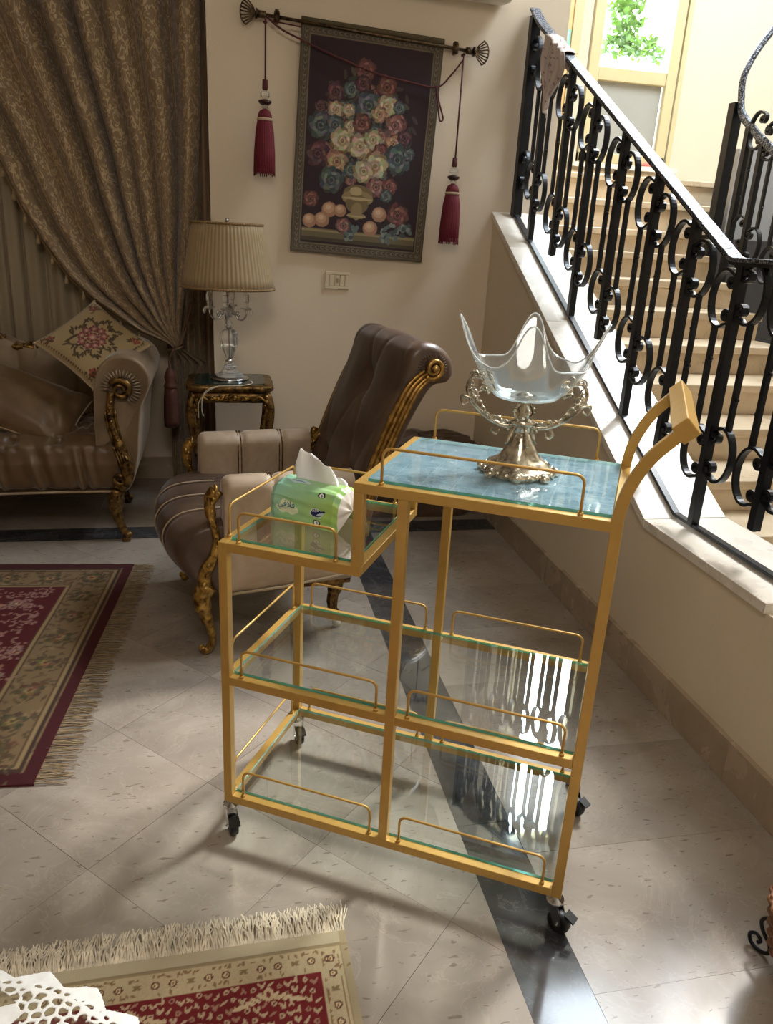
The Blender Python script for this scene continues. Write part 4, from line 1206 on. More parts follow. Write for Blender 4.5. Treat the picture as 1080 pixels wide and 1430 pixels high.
for i in range(3, 34, 2): m.ball(L(band[i][0]+rs.uniform(-.006, .006), band[i][1]-0.020, band[i][2]), rs.uniform(0.006, 0.010), 6, 4)
for k in range(4): m.tube([L(*p) for p in smooth_path([(-0.470+0.014*k, 1.900, 0.46-0.012*k), (-0.448+0.012*k, 1.892, 0.40), (-0.430+0.008*k, 1.895, 0.33)], 12)], [0.006, 0.007, 0.003], 6)
m.tube([L(*p) for p in spiral3((-0.452, 1.895, 0.315), 0.030, 1.2, -0.5, -1)], [0.010, 0.008, 0.006], 8)
m.build('arm_carving', GOLDB, sofa, True)
def sofa_leg(x, y):
    m = MB()
    lg = smooth_path([(x-0.022, y, 0.255), (x-0.034, y, 0.20), (x-0.030, y, 0.13), (x-0.012, y, 0.07), (x+0.004, y, 0.032), (x+0.018, y-0.006, 0.018)], 26)
    m.tube([L(*p) for p in lg], [0.036, 0.033, 0.024, 0.018, 0.016, 0.017], 10)
    m.ball(L(x+0.012, y-0.004, 0.030), 0.022, 10, 6, (1.15, 1, 0.9)); m.box(x-0.012-SX, x+0.022-SX, y-1.95, y-1.915, 0, 0.018)
    for dx in (-0.012, 0.0, 0.012): m.tube([L(p[0]+dx, p[1]-0.022, p[2]) for p in lg[3:14]], [0.005, 0.003], 6)
    for k in range(9): m.ball(L(x-0.030+rs.uniform(-.018, .018), y-0.032, 0.215+rs.uniform(-.03, .03)), rs.uniform(0.005, 0.009), 6, 4)
    m.build('leg', GOLDB, sofa, True)
sofa_leg(-0.448, 1.935); sofa_leg(-1.98, 1.935); sofa_leg(-0.50, 2.48); sofa_leg(-1.98, 2.48)
# low channelled back and gilt crest
def sbackpt(u, v):
    x = lerp(-2.1, -0.56, u); a = v*PI
    g = 0.020*(1-abs(math.sin(PI*(x+0.70)/0.135*0.5)))**4
    z = lerp(0.46, 0.770-0.0*x, min(1, v*2.2)) if v < 0.45 else 0.770+0.02*math.sin((v-0.45)/0.55*PI)
    z += max(0.0, float(np.interp(x, [-2.1, -1.8, -1.4, -1.16, -1.06, -0.92, -0.80], [0.90, 0.93, 0.99, 0.93, 0.85, 0.79, 0.765]))-0.770)*min(1, v*2.2)
    y = 2.50+0.05*v*0+ (0.0 if v < 0.45 else (v-0.45)/0.55*0.10)+g*(1 if v < 0.8 else 0.3)
    return L(x, y-0.02*math.sin(min(1, v*2.2)*PI), z-g*0.4)
MB().grid(sbackpt, 200, 24, uv=False).build('backrest', VELSB, sofa, True)
MB().box(-2.1-SX, -0.555-SX, 0.60, 0.67, 0.24, 0.765).build('back_frame', VELS, sofa)
m = MB()
cr_ = smooth_path([(-0.86, 2.53, 0.765), (-0.92, 2.525, 0.80), (-0.99, 2.52, 0.80), (-1.06, 2.52, 0.86), (-1.16, 2.52, 0.94), (-1.4, 2.52, 1.0), (-1.8, 2.52, 0.94)], 40)
carve(m, [L(*p) for p in cr_], 0.017, rs)
m.tube([L(*p) for p in spiral3((-0.90, 2.515, 0.80), 0.026, 1.3, 0, 1)], 0.007, 6)
m.build('crest', GOLDB, sofa, True)

# cushions
def cushion_fn(hw, hh, th, pinch=0.12):
    def f(u, v, s):
        x, y = (u*2-1), (v*2-1)
        k = 1-pinch*(1-max(abs(x), abs(y)))*0
        e = (1-abs(x)**2.6)*(1-abs(y)**2.6)
        px_ = x*hw*(1-0.07*(1-y*y)); py_ = y*hh*(1-0.07*(1-x*x))
        return (px_, py_, s*th*max(0, e)**0.42)
    return f
cvq = Canvas(0.40, 0.40, 0.0032, (176, 152, 108))
qr = random.Random(21)
cvq.frame(0.0, 0.006, (206, 186, 150))
for k in range(90):                              # wreath of leaves
    a = 2*PI*k/90; r_ = 0.118+0.020*math.sin(a*8)+qr.uniform(-.012, .012)
    cvq.ell(0.2+r_*math.cos(a)*1.05, 0.2+r_*math.sin(a)*0.9, 0.016, 0.006, a+qr.uniform(-1, 1), qr.choice([(78, 62, 36), (96, 76, 44), (68, 52, 34)]))
for k in range(60):
    a = qr.uniform(0, 6.3); r_ = qr.uniform(0.02, 0.10); cvq.ell(0.2+r_*math.cos(a), 0.2+r_*math.sin(a)*0.9, 0.014, 0.005, qr.uniform(0, 3), qr.choice([(84, 66, 40), (190, 166, 126), (200, 178, 140)]))
for k in range(9):
    a = 2*PI*k/9; cvq.flower(0.2+0.062*math.cos(a), 0.2+0.056*math.sin(a), 0.026, [(120, 62, 58), (158, 96, 88), (188, 140, 124), (210, 180, 140)], qr)
cvq.flower(0.2, 0.2, 0.034, [(128, 60, 56), (170, 110, 100), (200, 160, 140), (220, 196, 150)], qr, 7)
for cx, cy in ((0.05, 0.05), (0.35, 0.05), (0.05, 0.35), (0.35, 0.35)):
    cvq.flower(cx, cy, 0.026, [(126, 56, 40), (160, 88, 64), (120, 60, 44), (200, 170, 120)], qr, 5)
    for k in range(8): cvq.ell(cx+qr.uniform(-.035, .035), cy+qr.uniform(-.035, .035), 0.012, 0.004, qr.uniform(0, 3), (86, 70, 40))
for t in np.linspace(0.03, 0.37, 22):
    for p in ((t, 0.016), (t, 0.384), (0.016, t), (0.384, t)): cvq.ell(p[0], p[1], 0.005, 0.005, 0, (110, 82, 60))
emb = thing('embroidered_cushion', 'cream cushion embroidered with a dark floral wreath, propped on the sofa arm', 'cushion', (-0.556, 2.15, 0.872))
eo = emb
# orientation: one corner up, leaning back
ax = Vector((0.245, 0.04, 0.020)).normalized()
ay = Vector((-0.06, 0.16, 0.155)); ay = (ay-ax*ay.dot(ax)).normalized(); az_ = ax.cross(ay)
Mx = Matrix((ax, ay, az_)).transposed() @ Matrix.Rotation(R(38), 3, 'Z')
emb.rotation_euler = Mx.to_euler()
cf = cushion_fn(0.175, 0.175, 0.050)
cvq.a *= 0.74
build_canvas(cvq, lambda u, v: cf(u, v, 1), 'cover_front', attr_mat('tapestry_weave'), emb)
MB().grid(lambda u, v: cf(u, v, -1), 30, 30, uv=False).build('cover_back', VELP, emb, True)
edge = [cf(t, 0, 0) for t in np.linspace(0, 1, 20)]+[cf(1, t, 0) for t in np.linspace(0, 1, 20)][1:]+[cf(1-t, 1, 0) for t in np.linspace(0, 1, 20)][1:]+[cf(0, 1-t, 0) for t in np.linspace(0, 1, 20)][1:-1]
MB().tube(edge, 0.0045, 6, closed=True).build('cord_trim', PIPE, emb, True)
for cxy in ((1, 1), (1, -1), (-1, 1), (-1, -1)):
    m = MB(); bxy = Vector((cxy[0]*0.175, cxy[1]*0.175, 0)); d = (Matrix(Mx).inverted() @ Vector((0, 0, -1)))
    m.ball(bxy, 0.008, 6, 4)
    for k in range(7):
        o_ = Vector((rs.uniform(-.006, .006), rs.uniform(-.006, .006), rs.uniform(-.006, .006))); m.tube([bxy, bxy+d*0.02+o_, bxy+d*0.055+o_*1.6], 0.0014, 4)
    m.build('corner_tassel', PIPE, emb, True)
pil = thing('velvet_pillow', 'plain brown velvet pillow lying on the sofa seat', 'pillow', (-0.885, 2.12, 0.605), (R(38), R(20), R(-6)))
pf = cushion_fn(0.27, 0.165, 0.082)
def pfw(u, v, s):
    p = pf(u, v, s); w = 0.008*math.sin(u*26+v*9)*math.exp(-((u-0.86)/0.10)**2)+0.004*math.sin(v*19+u*7)
    return (p[0], p[1], p[2]+s*w)
m = MB(); m.grid(lambda u, v: pfw(u, v, 1), 60, 36, uv=False); m.grid(lambda u, v: pfw(u, v, -1), 60, 36, uv=False)
m.build('cover', VELP, pil, True, merge=True)
edge = [pf(t, 0, 0) for t in np.linspace(0, 1, 24)]+[pf(1, t, 0) for t in np.linspace(0, 1, 16)][1:]+[pf(1-t, 1, 0) for t in np.linspace(0, 1, 24)][1:]+[pf(0, 1-t, 0) for t in np.linspace(0, 1, 16)][1:-1]
MB().tube(edge, 0.004, 6, closed=True).build('cord_trim', PIPE, pil, True)

# ------------------------------------------------------------ curtains
def brocade(name, c0, c1, thr, scale=9.0):
    m = Mat(name); uv = m.coord('UV')
    mp = m.node('ShaderNodeMapping'); mp.inputs['Scale'].default_value = (3.6*scale, 2.6*scale, 1); m.link(uv, mp.inputs['Vector'])
    n = m.noise(1.3, 2, 0.5, mp.outputs[0], 2.5)
    v = m.node('ShaderNodeTexVoronoi'); v.inputs['Scale'].default_value = 1.15; v.feature = 'F1'
    add = m.node('ShaderNodeVectorMath', operation='ADD'); sc = m.node('ShaderNodeVectorMath', operation='SCALE'); sc.inputs['Scale'].default_value = 0.9
    m.link(n.outputs['Color'], sc.inputs[0]); m.link(sc.outputs[0], add.inputs[0]); m.link(mp.outputs[0], add.inputs[1]); m.link(add.outputs[0], v.inputs['Vector'])
    si = m.node('ShaderNodeMath', operation='MULTIPLY'); si.inputs[1].default_value = 21.0; m.link(v.outputs['Distance'], si.inputs[0])
    sn = m.node('ShaderNodeMath', operation='SINE'); m.link(si.outputs[0], sn.inputs[0])
    f = m.ramp(sn.outputs[0], [(thr, (0, 0, 0, 1)), (thr+0.12, (1, 1, 1, 1))])
    m.link(m.mix(f, srgb(*c0), srgb(*c1)), m.b.inputs['Base Color'])
    rr = m.ramp(f, [(0, (0.6,)*3+(1,)), (1, (0.42,)*3+(1,))]); m.link(rr, m.b.inputs['Roughness'])
    m.set(Sheen_Weight=0.25); m.bump(f, 0.25, 0.002); return m.m
BROC = brocade('curtain_brocade', (134, 112, 84), (184, 160, 124), 0.55, 7.5)
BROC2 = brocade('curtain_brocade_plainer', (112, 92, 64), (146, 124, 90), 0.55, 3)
cur = thing('brocade_curtain', 'heavy gold brown brocade curtain gathered to a tieback beside the lamp', 'curtain', (-0.22, 2.60, 0.80))
Lc = resample([(-1.62, 3.1), (-1.32, 2.4), (-1.12, 1.95), (-0.974, 1.642), (-0.907, 1.458), (-0.833, 1.313), (-0.716, 1.133), (-0.604, 1.025), (-0.404, 0.884), (-0.262, 0.826), (-0.235, 0.800)], 101)
Rc = resample([(-0.058, 3.1), (-0.069, 2.36), (-0.076, 1.924), (-0.108, 1.481), (-0.160, 1.15), (-0.190, 0.97), (-0.205, 0.86), (-0.212, 0.80)], 101)
fr_ = random.Random(8)
ph = [fr_.uniform(-0.5, 0.5) for _ in range(12)]
def drape(u, v):
    i = v*100; k = min(99, int(i)); t = i-k
    l = (lerp(Lc[k][0], Lc[k+1][0], t), lerp(Lc[k][1], Lc[k+1][1], t)); r = (lerp(Rc[k][0], Rc[k+1][0], t), lerp(Rc[k][1], Rc[k+1][1], t))
    uu = u**0.92
    x, z = lerp(l[0], r[0], uu), lerp(l[1], r[1], uu)
    sag = -0.05*math.sin(PI*uu)*math.sin(PI*v)
    N = 8.4
    w = u*N+0.22*math.sin(u*9+1)+0.25*math.sin(v*2.3+u*4)
    f = math.sin(2*PI*w)
    f = math.copysign(abs(f)**0.75, f)
    amp = (0.095-0.068*v**2)*(0.75+0.35*math.sin(u*13+2))
    y = 2.600+amp*f-0.02*math.sin(4*PI*w)*0.4*(1-v)
    xs = 0.016*math.cos(2*PI*w)*(1-0.6*v)
    return (x+xs+0.22, y-2.60+0.02, z+sag-0.80)
MB().grid(drape, 420, 110).build('drape', BROC, cur, True, solid=0.002)
m = MB()                                          # hem braid and small tassels on the swept edge
hem = [(drape(0, v)[0]-0.004, drape(0, v)[1]-0.012, drape(0, v)[2]-0.004) for v in np.linspace(0.1, 0.985, 70)]
m.tube(hem, 0.006, 6); m.build('hem_braid', simple('braid', (150, 124, 84), 0.6), cur, True)
TASS = simple('tassel_thread', (172, 150, 116), 0.75, var=0.15, scale=90)
m = MB(); m.lathe([(0, 0), (0.004, -0.003), (0.006, -0.010), (0.003, -0.014), (0.009, -0.020), (0.011, -0.040), (0.008, -0.042), (0, -0.042)], 8)
to = m.build('fringe_tassel', TASS, cur, True); tme = to.data; bpy.data.objects.remove(to)
for i in range(14, 66, 3): link_mesh('fringe_tassel', tme, cur, (hem[i][0], hem[i][1]-0.004, hem[i][2]-0.004), scale=(1, 1, 1))
def tail(u, v):                                   # falls straight below the tieback
    z = lerp(0.80, 0.03, v); sp = min(1, v*9)
    x0, x1 = lerp(-0.245, -0.262+0.03*v, sp), lerp(-0.205, -0.062-0.05*v, sp)
    w = 2*PI*u*4.5
    return (lerp(x0, x1, u)+0.22, 0.02+0.028*math.sin(w+v)*(0.3+0.7*sp)+0.02*sp, z-0.80)
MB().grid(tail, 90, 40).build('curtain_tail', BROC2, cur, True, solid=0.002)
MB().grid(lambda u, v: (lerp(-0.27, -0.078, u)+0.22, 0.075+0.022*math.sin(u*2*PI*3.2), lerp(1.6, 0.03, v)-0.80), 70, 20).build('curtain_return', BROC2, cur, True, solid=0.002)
side = thing('plain_curtain', 'narrow plain dark brown curtain edge against the beige wall corner', 'curtain', (-0.06, 2.70, 0.02))
MB().grid(lambda u, v: (0.01+lerp(-0.045, 0.012, u), 0.04+0.010*math.sin(u*8), v*3.1), 50, 4).build('panel', simple('brown_cloth', (160, 132, 104), 0.8, var=0.08), side, True, solid=0.002)
tb = thing('curtain_tieback', 'twisted brown rope tieback with a large hanging tassel round the curtain', 'tieback', (-0.225, 2.575, 0.80))
ROPE = simple('rope', (96, 70, 48), 0.7, var=0.2, scale=60)
m = MB()
loopp = [(0.038*math.cos(a)+0.002, 0.062*math.sin(a)+0.02, 0.012*math.cos(a)) for a in np.linspace(0, 2*PI, 28)[:-1]]
m.tube(loopp, 0.007, 6, closed=True)
for d in (-0.006, 0.006):
    m.tube(smooth_path([(0.02, -0.03, 0.01), (0.05+d, -0.02, 0.10), (0.085+d, 0.0, 0.24), (0.10, 0.05, 0.33)], 20), 0.005, 6)
m.build('rope', ROPE, tb, True)
m = MB(); m.tube(smooth_path([(-0.01, -0.045, 0.0), (-0.03, -0.05, -0.05), (-0.03, -0.05, -0.10)], 10), 0.005, 6); m.build('hanging_cord', ROPE, tb, True)
m = MB(); m.lathe([(0, -0.09), (0.014, -0.095), (0.022, -0.115), (0.030, -0.14), (0.024, -0.165), (0.030, -0.175), (0.034, -0.19), (0.030, -0.195), (0, -0.195)], 16, cx=-0.03, cy=-0.05); m.build('tassel_head', simple('tassel_head', (92, 52, 38), 0.6, var=0.2, scale=50), tb, True)
m = MB(); m.lathe([(0.028, -0.19), (0.034, -0.25), (0.038, -0.36), (0.036, -0.40), (0, -0.40)], 26, cx=-0.03, cy=-0.05, star=lambda a, z: 1+0.09*math.cos(13*a)); m.build('tassel_skirt', simple('tassel_skirt', (84, 46, 34), 0.8, var=0.25, scale=70), tb, True)
SHEER = Mat('sheer_cloth'); SHEER.set(srgb(172, 158, 132), 0.9)
tr_ = SHEER.node('ShaderNodeBsdfTransparent'); mxs = SHEER.node('ShaderNodeMixShader'); mxs.inputs[0].default_value = 0.80
SHEER.link(tr_.outputs[0], mxs.inputs[1]); SHEER.link(SHEER.b.outputs[0], mxs.inputs[2]); SHEER.link(mxs.outputs[0], SHEER.out.inputs[0])
sh = thing('sheer_curtain', 'pale beige sheer curtain hanging behind the sofa and brocade drape', 'curtain', (-1.1, 2.76, 0.02))
def sheerpt(u, v):
    w = 2*PI*(u*15+0.2*math.sin(u*17)); e = 1-0.25*(1-v)
    return (lerp(-1.0, 0.45, u)+0.008*math.cos(w)-0.05*(1-v)*math.sin(u*3), 0.026*math.sin(w)*e+0.008*math.sin(w*2.3+v*2), v*3.1)
MB().grid(sheerpt, 320, 10).build('panel', SHEER.m, sh, True)

# ------------------------------------------------------------ side table and lamp
tab = thing('side_table', 'small gilt side table with cabriole legs and dark green marble top', 'table', (0.045, 2.20, 0))
TOPZ = 0.712
def outline(hx, hy, n=64, wav=0.035):
    out = []
    for k in range(n):
        a = 2*PI*k/n; c, s = math.cos(a), math.sin(a)
        p = 5.0; r_ = 1/((abs(c)**p+abs(s)**p)**(1/p))
        bump_ = 1+wav*math.cos(4*a)*-1*0.6+0.02*math.cos(8*a)
        out.append((hx*r_*c*bump_, hy*r_*s*bump_))
    return out
def slab(prof, hx, hy):                           # stacked outlines: (scale, z)
    m = MB(); n = 64; vv = []
    for s, z in prof:
        for x, y in outline(hx, hy): vv.append((x*s, y*s, z))
    m.add(vv, [(j*n+i, j*n+(i+1) % n, (j+1)*n+(i+1) % n, (j+1)*n+i) for j in range(len(prof)-1) for i in range(n)])
    m.f.append(tuple(range(n-1, -1, -1))); m.mi.append(0); m.f.append(tuple((len(prof)-1)*n+i for i in range(n))); m.mi.append(0)
    return m
slab([(0.94, TOPZ-0.030), (0.99, TOPZ-0.024), (1.0, TOPZ-0.014), (0.99, TOPZ-0.004), (0.97, TOPZ)], 0.205, 0.175).build('table_top', GOLDB, tab, True)
slab([(0.80, TOPZ-0.002), (0.80, TOPZ+0.004), (0.79, TOPZ+0.005)], 0.205, 0.175).build('marble_inset', marble('green_marble', (26, 42, 36), (48, 66, 56), (14, 24, 22), (70, 90, 80), 0.12, randomise=False, scale=9), tab)
slab([(0.86, TOPZ-0.082), (0.86, TOPZ-0.030)], 0.205, 0.175).build('apron', GOLDB, tab, True)
m = MB(); rt = random.Random(3)
for sx in range(-4, 5):
    m.ball((sx*0.018, -0.162, TOPZ-0.055+0.006*math.cos(sx)), 0.009+0.004*(sx == 0), 7, 5)
    m.tube(spiral3((sx*0.020, -0.166, TOPZ-0.058), 0.010, 1.0, rt.uniform(0, 6), 1, n=14), 0.003, 5)
for sx in (-1, 1):
    for k in range(4): m.ball((sx*0.165+rt.uniform(-.01, .01), -0.162, TOPZ-0.05-0.022*k), 0.008, 6, 4)
    m.tube(smooth_path([(sx*0.10, -0.162, TOPZ-0.07), (sx*0.13, -0.165, TOPZ-0.05), (sx*0.16, -0.162, TOPZ-0.07)], 10), 0.005, 6)
m.build('apron_carving', GOLDA, tab, True)
for sx in (-1, 1):
    for sy in (-1, 1):
        m = MB()
        c = [(0.168, 0.140, TOPZ-0.04), (0.182, 0.152, TOPZ-0.10), (0.176, 0.148, TOPZ-0.20), (0.150, 0.126, TOPZ-0.36), (0.128, 0.106, 0.20), (0.124, 0.102, 0.10), (0.140, 0.116, 0.035), (0.156, 0.130, 0.012)]
        m.tube([(sx*x, sy*y, z) for x, y, z in smooth_path(c, 30)], [0.021, 0.022, 0.020, 0.016, 0.013, 0.011, 0.011, 0.012], 8)
        m.ball((sx*0.156, sy*0.130, 0.0125), 0.0125, 8, 5)
        m.build('leg', GOLDB, tab, True)
lampo = thing('table_lamp', 'crystal table lamp with a pleated beige shade on the gilt side table', 'lamp', (0.045, 2.20, TOPZ+0.0052))
m = MB(); m.lathe([(0, 0), (0.088, 0), (0.090, 0.005), (0.080, 0.012), (0, 0.012)], 32); m.build('base', CHROME, lampo, True)
m = MB(); m.lathe([(0.020, 0.012), (0.066, 0.014), (0.058, 0.026), (0.040, 0.034), (0.030, 0.050), (0.034, 0.060), (0.020, 0.068), (0.014, 0.080), (0, 0.081)], 12); m.build('crystal_foot', CRYSTAL, lampo)
m = MB(); m.lathe([(0.010, 0.080), (0.022, 0.084), (0.012, 0.090), (0.010, 0.096)], 16); m.lathe([(0.012, 0.236), (0.018, 0.242), (0.010, 0.25), (0.016, 0.262), (0.008, 0.28), (0.010, 0.29)], 16); m.tube([(0, 0, 0.08), (0, 0, 0.60)], 0.004, 8); m.build('metal_stem', CHROME, lampo, True)
m = MB(); m.lathe([(0.012, 0.096), (0.018, 0.104), (0.026, 0.124), (0.040, 0.160), (0.045, 0.190), (0.040, 0.215), (0.026, 0.230), (0.012, 0.236)], 10); m.build('crystal_body', CRYSTAL, lampo)
m = MB(); m.lathe([(0.008, 0.29), (0.024, 0.300), (0.030, 0.312), (0.020, 0.330), (0.010, 0.345)], 12); m.ball((0, -0.02, 0.270), 0.014, 8, 6, (0.8, 0.8, 1.3)); m.build('crystal_bowl', CRYSTAL, lampo)
for k, a in enumerate((R(200), R(330), R(80), R(262))):
    arm_ = bpy.data.objects.new('candle_arm', None); arm_.empty_display_size = 0.02; COL.objects.link(arm_); arm_.parent = lampo; arm_.rotation_euler = (0, 0, a)
    m = MB(); m.tube(smooth_path([(0.012, 0, 0.310), (0.035, 0, 0.300), (0.050, 0, 0.282), (0.075, 0, 0.282), (0.092, 0, 0.305), (0.092, 0, 0.325)], 20), 0.0042, 7)
    m.tube(spiral3((0.045, 0, 0.305), 0.014, 1.2, -1.2, 1, n=18), 0.003, 6); m.build('arm', CHROME, arm_, True)
    m = MB(); m.lathe([(0.006, 0.322), (0.024, 0.330), (0.027, 0.336), (0.012, 0.338), (0.010, 0.345), (0.011, 0.360), (0.015, 0.362), (0.015, 0.392), (0.011, 0.394), (0.011, 0.41)], 10, cx=0.092); m.build('cup', CRYSTAL, arm_)
    m = MB(); m.ball((0.118, 0, 0.318), 0.010, 7, 5, (0.8, 0.8, 1.4)); m.build('drop', CRYSTAL, arm_)
m = MB(); NP = 64
def shadept(u, v):
    a = u*2*PI; r_ = lerp(0.209, 0.155, v)+0.0045*(abs(((u*NP) % 1)-0.5)*2-0.5)
    return (r_*math.cos(a), r_*math.sin(a), lerp(0.420, 0.702, v))
m.grid(shadept, NP*4, 6, closeu=True, uv=False)
SHADE = Mat('pleated_silk'); SHADE.set(srgb(158, 136, 100), 0.65, Sheen_Weight=0.2)
so = m.build('lamp_shade', SHADE.m, lampo, True, solid=0.0015)
TRIMM = simple('shade_trim', (140, 112, 74), 0.6)
for r_, z, r3, z3, n in ((0.2105, 0.424, 0.2135, 0.419, 110), (0.157, 0.699, 0.1590, 0.693, 84)):
    m = MB(); m.tube([((r_+0.0012*math.cos(a*n))*math.cos(a), (r_+0.0012*math.cos(a*n))*math.sin(a), z+0.0012*math.sin(a*n)-0.002*abs(math.sin(a*n/2))) for a in np.linspace(0, 2*PI, n*4+1)[:-1]], 0.0058, 6, closed=True)
    tr2 = m.build('shade_trim', TRIMM, so, True); tr2['label'] = 'beaded darker trim'
m = MB(); m.tube([(-0.15, 0, 0.690), (0.15, 0, 0.690)], 0.003, 6); m.ball((0, 0, 0.712), 0.010, 8, 6); m.tube([(0, 0, 0.60), (0, 0, 0.71)], 0.004, 6); m.build('shade_carrier', CHROME, lampo, True)
cordm = MB().tube(smooth_path([(0.135, 2.12, TOPZ+0.012), (0.145, 2.06, TOPZ+0.010), (0.09, 2.02, TOPZ+0.006), (-0.02, 2.005, TOPZ+0.003), (-0.075, 1.995, TOPZ-0.03), (-0.085, 1.99, TOPZ-0.10), (-0.078, 1.99, TOPZ-0.13)], 50), 0.0025, 6)
cordm.tube(smooth_path([(-0.02, 2.003, TOPZ+0.002), (-0.06, 1.995, TOPZ-0.02), (-0.098, 1.99, TOPZ-0.07), (-0.10, 1.985, TOPZ-0.14)], 16), 0.002, 6)
tag(cordm.build('lamp_cord', simple('clear_cord', (188, 176, 150), 0.4), None, True), 'thin pale lamp cord trailing over the front edge of the side table', 'cord')

# ------------------------------------------------------------ tapestry on its rod
TW, TH = 0.672, 0.985
ct = Canvas(TW, TH, 0.0026, (50, 26, 36))
tg = random.Random(12)
def T_(u, v): return (u*TW, (1-v)*TH)
CRM, PNK, BLU, ROS, PCH, PLM = [(170, 148, 112), (196, 176, 138), (214, 198, 160), (140, 108, 66)], [(128, 78, 72), (156, 102, 92), (182, 132, 116), (90, 50, 50)], [(66, 80, 84), (92, 108, 108), (122, 134, 128), (60, 62, 60)], [(112, 56, 54), (138, 76, 66), (160, 104, 86), (80, 40, 40)], [(170, 116, 82), (196, 146, 104), (212, 172, 130), (120, 72, 50)], [(82, 44, 56), (104, 60, 68), (128, 84, 84), (60, 34, 44)]
def blob(u, v, r, fam, pet=7):
    x, y = T_(u, v); r = r*1.32
    for ring in range(5):                          # dense rounded rose: overlapping short petals, darker gaps
        rr = r*TW*(1-ring*0.19); c = [fam[3], fam[0], fam[1], fam[0], fam[2]][ring] if ring < 5 else fam[2]
        for k in range(9):
            a = 2*PI*k/9+ring*0.5+u*9; jit = tg.uniform(0.75, 1.1)
            ct.ell(x+math.cos(a)*rr*0.62, y+math.sin(a)*rr*0.62, rr*0.40*jit, rr*0.22, a+PI/2+0.5, tuple(q*tg.uniform(0.78, 1.08) for q in (c if k % 2 else fam[min(2, ring % 3)])))
    ct.ell(x, y, r*TW*0.14, r*TW*0.14, 0, fam[3])
for k in range(120):                              # dark leaves behind
    a = tg.uniform(0, 6.3); q = tg.random()**0.6
    x, y = T_(0.5+0.36*q*math.cos(a), 0.42+0.27*q*math.sin(a)); ct.ell(x, y, 0.022, 0.009, tg.uniform(0, 3), tg.choice([(58, 66, 56), (66, 76, 72), (74, 58, 54), (86, 80, 60)]))
fams_ = [CRM, PNK, BLU, ROS, PCH, PLM]
for k in range(46):
    a = tg.uniform(0, 6.3); q = tg.random()**0.5; blob(0.49+0.31*q*math.cos(a), 0.44+0.22*q*math.sin(a), tg.uniform(.03, .05), tg.choice([BLU, PLM, ROS, PNK, BLU]))
for (u, v, r, f) in [(.46, .16, .065, ROS), (.62, .22, .065, ROS), (.26, .27, .06, PLM), (.37, .25, .05, BLU), (.45, .22, .05, PLM), (.50, .31, .085, BLU), (.63, .30, .065, CRM), (.70, .38, .065, PNK), (.58, .34, .05, PCH), (.72, .30, .04, BLU),
    (.27, .345, .05, CRM), (.36, .34, .04, CRM), (.16, .34, .04, PLM), (.17, .42, .08, BLU), (.27, .41, .06, BLU), (.38, .41, .04, CRM), (.46, .39, .06, ROS), (.60, .44, .05, PNK), (.70, .46, .05, PCH), (.78, .43, .05, PLM),
    (.33, .475, .075, CRM), (.46, .49, .075, CRM), (.55, .455, .06, CRM), (.61, .50, .045, ROS), (.74, .53, .09, BLU), (.82, .50, .04, BLU), (.16, .545, .08, PLM), (.30, .57, .07, PCH), (.41, .60, .05, BLU), (.58, .57, .085, CRM), (.50, .60, .07, CRM), (.27, .655, .08, BLU), (.60, .665, .06, PNK), (.70, .655, .05, ROS), (.68, .70, .04, BLU)]:
    blob(u, v, r, f)
x, y = T_(.47, .74)                               # urn
GU = [(124, 100, 54), (150, 126, 74), (184, 160, 104)]
for w_, h_, dy, c in ((.115, .040, .035, GU[0]), (.125, .035, .015, GU[1]), (.09, .045, -.012, GU[0]), (.045, .04, -.045, GU[1]), (.075, .014, -.066, GU[1])): ct.ell(x, y+dy, w_*0.62, h_, 0, c)
ct.ell(x-.01, y+.045, .03, .02, 0, GU[2]); ct.ell(x, y+.012, .075, .006, 0, GU[2]); ct.ell(x, y-.068, .05, .004, 0, GU[2])
ct.rect(0.05, TW-0.05, 0.055, 0.115, (112, 98, 62)); ct.rect(0.05, TW-0.05, 0.100, 0.110, (150, 132, 84)); ct.rect(0.05, TW-0.05, 0.055, 0.075, (78, 66, 44))
for (u, v, r, f) in [(.13, .85, .05, PCH), (.22, .84, .055, PCH), (.27, .79, .055, PCH), (.35, .79, .045, PCH), (.13, .75, .05, ROS), (.38, .86, .05, PNK), (.45, .87, .04, BLU), (.58, .86, .055, PCH), (.64, .79, .055, PCH), (.78, .785, .075, ROS), (.72, .86, .06, BLU), (.80, .87, .06, BLU), (.86, .84, .045, BLU), (.70, .90, .04, BLU), (.42, .91, .03, BLU)]:
    xx, yy_ = T_(u, v)
    if f in (PCH,): ct.ell(xx, yy_, r*TW, r*TW*0.95, 0, f[0]); ct.ell(xx-.004, yy_+.006, r*TW*.7, r*TW*.62, 0, f[1]); ct.ell(xx-.006, yy_+.010, r*TW*.36, r*TW*.3, 0, f[2])
    elif f is BLU:
        for k in range(12): ct.ell(xx+tg.uniform(-1, 1)*r*TW*.8, yy_+tg.uniform(-1, 1)*r*TW*.8, .010, .010, 0, tg.choice(BLU[:3]))
    else: blob(u, v, r, f)
ct.frame(0, 0.045, (88, 76, 54)); ct.frame(0.040, 0.045, (120, 104, 80)); ct.frame(0.010, 0.013, (108, 94, 68)); ct.frame(0.045, 0.048, (64, 44, 40))
for k in range(25):
    xk = 0.03+k*(TW-0.06)/24
    for yv in (0.026, TH-0.026): ct.ell(xk, yv, .010, .008, 0, (120, 104, 84)); ct.ell(xk+.003, yv, .006, .005, 0, (78, 58, 54))
for k in range(37):
    yk = 0.03+k*(TH-0.06)/36
    for xv in (0.026, TW-0.026): ct.ell(xv, yk, .008, .010, 0, (120, 104, 84)); ct.ell(xv, yk+.003, .005, .006, 0, (78, 58, 54))
